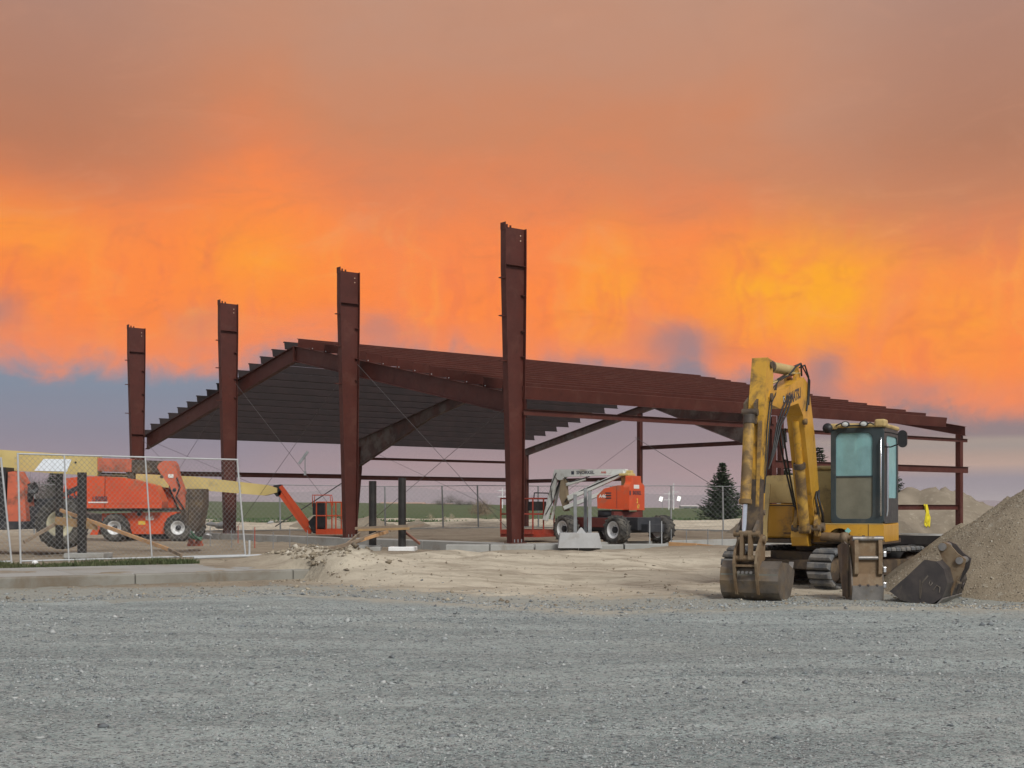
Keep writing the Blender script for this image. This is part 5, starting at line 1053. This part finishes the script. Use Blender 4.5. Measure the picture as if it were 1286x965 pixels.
# local x = along the width (into the scene), y = left of that
def yz(mb, poly, x0, x1): return mb.prism(poly, (0, 0, 0), Y_, Z_, X_, x0, x1)
sh_ = [(.62, .165), (.46, .05), (.28, .0), (.05, .0), (-.10, .10), (-.17, .30), (-.12, .50), (-.02, .60)]
mb = MB(); yz(mb, ribbon(sh_[::-1], .025), 0.02, 1.35); mb.build('shell', DKSTEEL, WB)
for x in (0, 1.34): mb = MB(); yz(mb, [(.62, .165), (.46, .05), (.28, .0), (.05, .0), (-.10, .10), (-.17, .30), (-.12, .50), (-.02, .60), (.14, .62), (.36, .40)], x, x+.025); mb.build('side_plate', DKSTEEL, WB, bevel=.004)
mb = MB(); mb.box(-.006, .0, .19, .205, .08, .34); mb.beam((-.004, .19, .08), (-.004, .17, .30), .006, .02); mb.beam((-.004, .17, .30), (-.004, .09, .40), .006, .02); mb.path([(-.004, .02, .20), (-.004, -.03, .27), (-.004, -.07, .24), (-.004, -.06, .17)], .008); mb.path([(-.004, .08, .28), (-.004, .06, .33), (-.004, .03, .30), (-.004, .06, .26)], .007); mb.build('scratch_mark', DUSTST, WB)
mb = MB(); yz(mb, ribbon([(-.11, .08), (-.02, -.012), (.06, -.015)], .018), -.01, 1.37); mb.build('wear_edge', LIPST, WB)
for x in (.42, .80):
    mb = MB(); yz(mb, [(-.13, .10), (-.20, .30), (-.30, .48), (-.33, .62), (-.22, .70), (-.12, .82), (-.02, .86), (.05, .78), (-.02, .6), (-.12, .50)], x, x+.05); mb.build('ear', BRSTEEL if x < .5 else DKSTEEL, WB, bevel=.008)
mb = MB(); mb.tube((.38, -.02, .79), (.89, -.02, .79), .055, n=16); mb.tube((.38, -.25, .60), (.89, -.25, .60), .05, n=16); mb.build('pin', LIPST, WB)
mb = MB(); yz(mb, [(-.14, .3), (-.2, .32), (-.22, .5), (-.1, .6)], .55, .58); yz(mb, [(-.14, .2), (-.19, .30), (-.24, .45), (-.12, .5)], .68, .71); mb.tube((.5, -.22, .30), (.5, -.215, .28), .05, n=12); mb.build('rib', DUSTST, WB)
mb = MB(); mb.lathe([(.035, -.01), (.055, -.01), (.055, .01), (.035, .01), (.035, -.01)], (1.0, -.185, .22), (0, 1, .3), 16); mb.build('lifting_eye', DKSTEEL, WB)
# ================================================================== PILES
PILEM = mat('pile_gravel', (.30, .25, .18), (.235, .19, .13), .95, .9, bump=1., bscale=34., c3=(.36, .32, .25))
def heap(name, pts_, m, res, x0, x1, y0, y1, rough, seed, label, cat, ang=.72):
    xs = np.arange(x0, x1, res); ys = np.arange(y0, y1, res)
    def zf(x, y):
        z = np.full(x.shape, -9.)
        for hx, hy, hz in pts_: z = np.maximum(z, hz-ang*np.hypot(x-hx, y-hy))
        r_ = fbm(x*1.1, y*1.1, seed, 3)*rough*1.6+fbm(x*5, y*5, seed+3, 3)*rough*.5
        return np.maximum(z+r_, -.12)
    o = sheet(name, xs, ys, zf, m); return tag(o, label, cat), zf
px_ = [(8.85, 20.9, 2.08), (8.0, 21.2, 1.5), (7.5, 21.9, 1.08), (7.0, 22.1, .5)]+[(8.85+.35*k, 20.9+.1*k, 2.08+.03*k) for k in range(1, 8)]
gp, zfp = heap('gravel_pile', px_, PILEM, .05, 5.0, 14, 17.0, 25, .05, 91, 'tall tan gravel pile at the right edge beside the dark bucket', 'gravel pile')
k = 34000; xx = 5.4+rng.random(k)*5; yy = 17.4+rng.random(k)*4.5; zz = zfp(xx, yy); ok = zz > 0.0; xx, yy, zz = xx[ok], yy[ok], zz[ok]
o = stones('pile_stones', xx, yy, zz, .0062*np.exp(.4*rng.standard_normal(len(xx))), STAN, .8); o['label'] = 'loose tan stones covering the gravel pile'
k = 1500; xx = 5.6+rng.random(k)*5; yy = 17.2+rng.random(k)*1.6; rr = .012*np.exp(.5*rng.standard_normal(k)); ok = zfp(xx, yy) < .25; xx, yy, rr = xx[ok], yy[ok], rr[ok]
o = stones('spilled_stones', xx, yy, np.maximum(zfp(xx, yy), gravel_z(xx, yy)), rr, STAN); o['label'] = 'tan stones spilled along the foot of the gravel pile'
bp_ = [(12.5+.8*k, 57+.3*k+random.uniform(-.6, .6), 2.15+random.uniform(-.25, .3)-(.0 if k < 9 else .15*(k-9))) for k in range(12)]
heap('dirt_mound', bp_, mat('mound_dirt', (.27, .225, .165), (.20, .165, .118), .95, .8, bump=.6, bscale=8., c3=(.33, .29, .22)), .22, 8, 28, 51, 66, .22, 95, 'long lumpy dirt mound behind the corner post at right', 'dirt mound', .62)
o, _ = heap('dirt_heap', [(-11.5, 77, .9), (-10.6, 77.4, .75), (-8.3, 77, .8), (-5.4, 77, .55)], mat('mound_dirt', ()), .25, -15, -3, 73, 82, .18, 97, 'low pale dirt heap before the green field', 'dirt heap', .4)
# ================================================================== TREES
NEEDLE = mat('spruce_needles', (.046, .078, .046), (.078, .108, .062), .85, 2., spec=.2)
NEEDLE2 = mat('dark_needles', (.034, .056, .032), (.055, .078, .042), .85, 2., spec=.2)
BARK = mat('bark', (.10, .075, .055), (.07, .05, .04), .95, 4.)
def conifer(name, base, h, r, label, m=NEEDLE, dens=1., group=None):
    t = thing(name, base, label, 'tree', group=group); MB().tube((0, 0, 0), (0, 0, h*.97), h*.018+.05, .02, 8).build('trunk', BARK, t)
    v = []; f = []; nl = int(34*dens)
    def tuft(p, d, L, wd):
        a = d.cross(Vector((random.gauss(0, .4), random.gauss(0, .4), 1))).normalized()*wd; k = len(v); tip = p+d*L
        v.extend([p-a*.4, p+d*L*.5-a, tip, p+d*L*.5+a, p+a*.4]); f.extend([(k, k+1, k+2), (k, k+2, k+4), (k+4, k+2, k+3)])
    for i in range(nl):
        u = (i+.5)/nl; z = h*(.06+.93*u); rad = r*(1-u)**.85*random.uniform(.85, 1.1)+.06*r
        nb_ = max(7, int(15*(1-u)+6))
        for j in range(nb_):
            a = 2*math.pi*(j+random.random()*.8)/nb_+i*.7; rr_ = rad*random.uniform(.6, 1.1); dirv = Vector((math.cos(a), math.sin(a), random.uniform(-.05, .28))).normalized()
            n_ = max(3, int(rr_/(r*.075)))
            for q_ in range(n_):
                s_ = (q_+.4)/n_; p = Vector((0, 0, z))+dirv*rr_*s_+Vector((0, 0, -.12*rr_*math.sin(s_*3.14)))
                for w_ in range(3):
                    sd = dirv.cross(Vector((0, 0, 1)))*random.choice((-1, 1))*random.uniform(.2, 1.)+dirv*random.uniform(.3, 1.1)+Vector((0, 0, random.uniform(-.25, .35)))
                    tuft(p, sd.normalized(), r*random.uniform(.12, .22)*(1-.3*s_)*(1 if u < .75 else .75), r*.03)
    me = bpy.data.meshes.new('crown'); me.from_pydata([tuple(q) for q in v], [], f); me.materials.append(m)
    o = bpy.data.objects.new('crown', me); COL.objects.link(o); o.parent = t; return t
p = W(907, 646, 84); conifer('spruce_tree', (p.x, 84, .45), 3.75, 1.62, 'green spruce tree standing alone behind the fence, left of the excavator arm', NEEDLE, 1.15)
p = W(986, 640, 92); conifer('spruce_tree', (p.x, 92, .4), 4.3, 2.0, 'dark spruce seen through the gap left of the excavator boom', NEEDLE2)
p = W(1029, 640, 95); conifer('spruce_tree', (p.x, 95, .4), 5.3, 2.0, 'dark spruce peeking out between the boom and the cab', NEEDLE2)
p = W(1058, 640, 97); conifer('spruce_tree', (p.x, 97, .4), 4.9, 2.3, 'dark spruce seen through the cab windows', NEEDLE2)
p = W(1120, 640, 93); conifer('spruce_tree', (p.x, 93, .4), 4.2, 1.5, 'dark spruce half hidden right of the cab', NEEDLE2)
p = W(66, 640, 96); conifer('spruce_tree', (p.x, 96, .9), 3.1, 1.35, 'small dark spruce far behind the big tyre', NEEDLE2, .8)
# leafless shrubs
def twiggy(name, base, h, r, label, m, n_=500, cat='shrub'):
    v = []; f = []
    for i in range(n_):
        a, e = random.uniform(0, 6.28), random.uniform(-.2, 1.5); d = Vector((math.cos(a)*math.cos(e), math.sin(a)*math.cos(e), math.sin(e))); s_ = random.uniform(.1, .95)
        p = Vector((d.x*r*s_, d.y*r*s_, h*.45+d.z*h*.5*s_)); q = p+Vector((random.gauss(0, .22)*r, random.gauss(0, .22)*r, random.gauss(.06, .18)*h)); w = Vector((random.gauss(0, 1), random.gauss(0, 1), random.gauss(0, 1))).normalized()*.012
        k = len(v); v += [tuple(p-w), tuple(p+w), tuple(q)]; f.append((k, k+1, k+2))
    me = bpy.data.meshes.new(name); me.from_pydata(v, [], f); me.materials.append(m); o = bpy.data.objects.new(name, me); COL.objects.link(o); o.location = base; return tag(o, label, cat)
DRY = mat('dry_twigs', (.27, .22, .15), (.20, .16, .11), .95, 3.)
p = W(605, 655, 80); twiggy('dry_shrub', (p.x, 80, .40), 1.3, .85, 'round dry tumbleweed bush before the green field, left of the front column', DRY, 1400)
p = W(40, 650, 70); twiggy('dry_shrub', (p.x, 70, .3), 2.6, 2.2, 'grey leafless brush beyond the telehandler', mat('grey_twigs', (.13, .115, .10), (.09, .08, .07), .95, 3.), 1500)
for i, (px, py, Y, s_) in enumerate([(541, 653, 80, .5), (558, 653, 80.5, .35), (567, 652, 81, .5), (620, 652, 81, .3)]):
    p = W(px, py, Y); twiggy('weed_clump', (p.x, Y, .42), s_, s_*.6, ['biggest and leftmost pale dry weed clump at the field edge', 'small pale weed clump second from left at the field edge', 'pale dry weed clump just left of the tumbleweed bush', 'tiny pale weed clump right of the tumbleweed bush'][i], mat('pale_weed', (.42, .38, .28), (.34, .3, .2), .9, 3.), 160, 'weed')['group'] = 'dry weed clumps'
# ================================================================== FAR BUILDINGS, LIGHTS
def far_building(px0, px1, py0, Y, d, m, rm, label, zb=.3):
    a, b_ = W(px0, py0, Y), W(px1, py0, Y); t = thing('far_building', ((a.x+b_.x)/2, Y, zb), label, 'building'); h = a.z
    MB().box(a.x, b_.x, Y, Y+d, zb-1, h*.86).build('wall', m, t, True); mb = MB(); mb.prism([(Y-.6, h*.86), (Y+d+.6, h*.86), (Y+d*.5, h)], (0, 0, 0), Y_, Z_, X_, a.x-.5, b_.x+.5); mb.build('roof', rm, t, True)
    n_ = max(1, int((px1-px0)/9))
    for k in range(n_):
        x = a.x+(b_.x-a.x)*(k+.5)/n_; MB().box(x-.9, x+.9, Y-.06, Y+.0, h*.3, h*.6).build('window', BLKPLAST, t, True)
SAND = mat('far_wall_sand', (.50, .33, .22), (.45, .29, .2), .9, .1); SANDR = mat('far_roof', (.44, .30, .22), (.38, .26, .2), .9, .1)
far_building(478, 530, 631, 390, 12, SAND, SANDR, 'long sandy building on the horizon left of the black pipes', 1.2)
far_building(531, 566, 632.5, 385, 10, SAND, SANDR, 'low sandy shed just right of the taller black pipe', 1.2)
far_building(858, 876, 635, 400, 10, WHITE, WHITE, 'low white shed on the horizon right of the floodlights', .0)
far_building(884, 897, 636, 400, 9, WHITE, WHITE, 'tiny white shed left of the spruce', .0)
far_building(1195, 1230, 640, 500, 9, SAND, SANDR, 'sandy shed hidden low behind the dirt mound', .0)
TREEF = mat('far_foliage', (.10, .10, .075), (.13, .115, .085), .95, .3)
for i, (px, py, s_, lab) in enumerate([(552, 634, 2.0, 'leftmost hazy far bush beside the sandy buildings'), (566, 633, 3.0, 'hazy far round tree beside the sandy buildings'), (577, 635, 2.0, 'hazy far bush beneath the hills'), (590, 636, 1.8, 'rightmost hazy far bush beneath the hills')]):
    p = W(px, py, 350); twiggy('far_tree', (p.x, 350, .8), s_*1.3, s_*1.5, lab, TREEF, 900, 'tree')
LIT = bpy.data.materials.new('lit_lamp'); LIT.use_nodes = True; pb = LIT.node_tree.nodes['Principled BSDF']; pb.inputs['Emission Color'].default_value = (1, .95, .85, 1); pb.inputs['Emission Strength'].default_value = .75
for i, (px, py, top, lab) in enumerate([(830, 627, 640, 'left lit floodlight far beyond the field'), (852.5, 626.5, 640, 'right lit floodlight far beyond the field')]):
    Y = 240; p = W(px, py, Y); t = thing('floodlight', (p.x, Y, .5), lab, 'floodlight', group='lit floodlights'); MB().tube((p.x+.25, Y+.1, -.3), (p.x+.25, Y+.1, p.z+.3), .05, n=6).build('pole', GALVD, t, True)
    MB().beam((p.x-.1, Y, p.z-.4), (p.x+.12, Y, p.z+.42), .62, .06, side=(1, 0, 0)).build('lamp', LIT, t, True); MB().box(p.x-.35, p.x+.4, Y+.04, Y+.1, p.z-.46, p.z+.48).build('housing', GALVD, t, True)
for px, top, lab in ((840, 617, 'left thin pale utility pole between the floodlights'), (846, 607, 'tall thin pale utility pole between the floodlights'), (631, 613, 'thin pale pole far behind the front column'), (80, 622, 'thin pale pole beyond the telehandler')):
    Y = 240; p = W(px, top, Y); t = thing('utility_pole', (p.x, Y, .5), lab, 'pole'); MB().tube((p.x, Y, -.3), (p.x, Y, p.z), .11, .08, 8).build('pole', WHITE, t, True)
    for dz in (.5, 1.6): MB().beam((p.x-.9, Y, p.z-dz), (p.x+.9, Y, p.z-dz), .1, .1).build('crossarm', WHITE, t, True)
for i, (px, py, Y, s_) in enumerate([(262, 672, 49, .13), (266, 660, 60, .3), (283, 662, 62, .5), (340, 657, 74, .22)]):
    p = W(px, py, Y); o = MB().add([], []).lathe([(0, 0), (s_, .02), (s_*.8, s_*.4), (s_*.3, s_*.6), (0, s_*.62)], (0, 0, 0), (0, 0, 1), 7).build('concrete_rubble', CONCW); o.location = (p.x, Y, p.z-.03); o.rotation_euler = (0, .2, i)
    tag(o, ['small pale rubble chunk beside the telehandler forks', 'pale rubble chunk behind the telehandler forks', 'largest pale rubble chunk left of the second column', 'pale rubble chunk on the far dirt right of the second column'][i], 'rubble', 'rubble chunks')
o = MB().lathe([(0, 0), (.07, .02), (.06, .06), (.02, .085), (0, .086)], (0, 0, 0), (0, 0, 1), 8).build('white_stone', WHITE); p = W(44, 707, 26); o.location = (p.x, 26, .21); tag(o, 'white stone in the weeds behind the sidewalk', 'stone')
finish_texts()
# ================================================================== HAZE (thin evening air, fades the far hills)
hm = bpy.data.materials.new('evening_haze'); hm.use_nodes = True; hm.node_tree.nodes.clear()
pv = hm.node_tree.nodes.new('ShaderNodeVolumePrincipled'); pv.inputs['Density'].default_value = .00016; pv.inputs['Color'].default_value = (.94, .88, .88, 1)
om = hm.node_tree.nodes.new('ShaderNodeOutputMaterial'); hm.node_tree.links.new(pv.outputs[0], om.inputs['Volume'])
hz = MB().box(-6500, 6500, -600, 9500, -9, 62).build('haze', hm, kind='stuff'); hz['label'] = 'thin evening haze over the whole site'
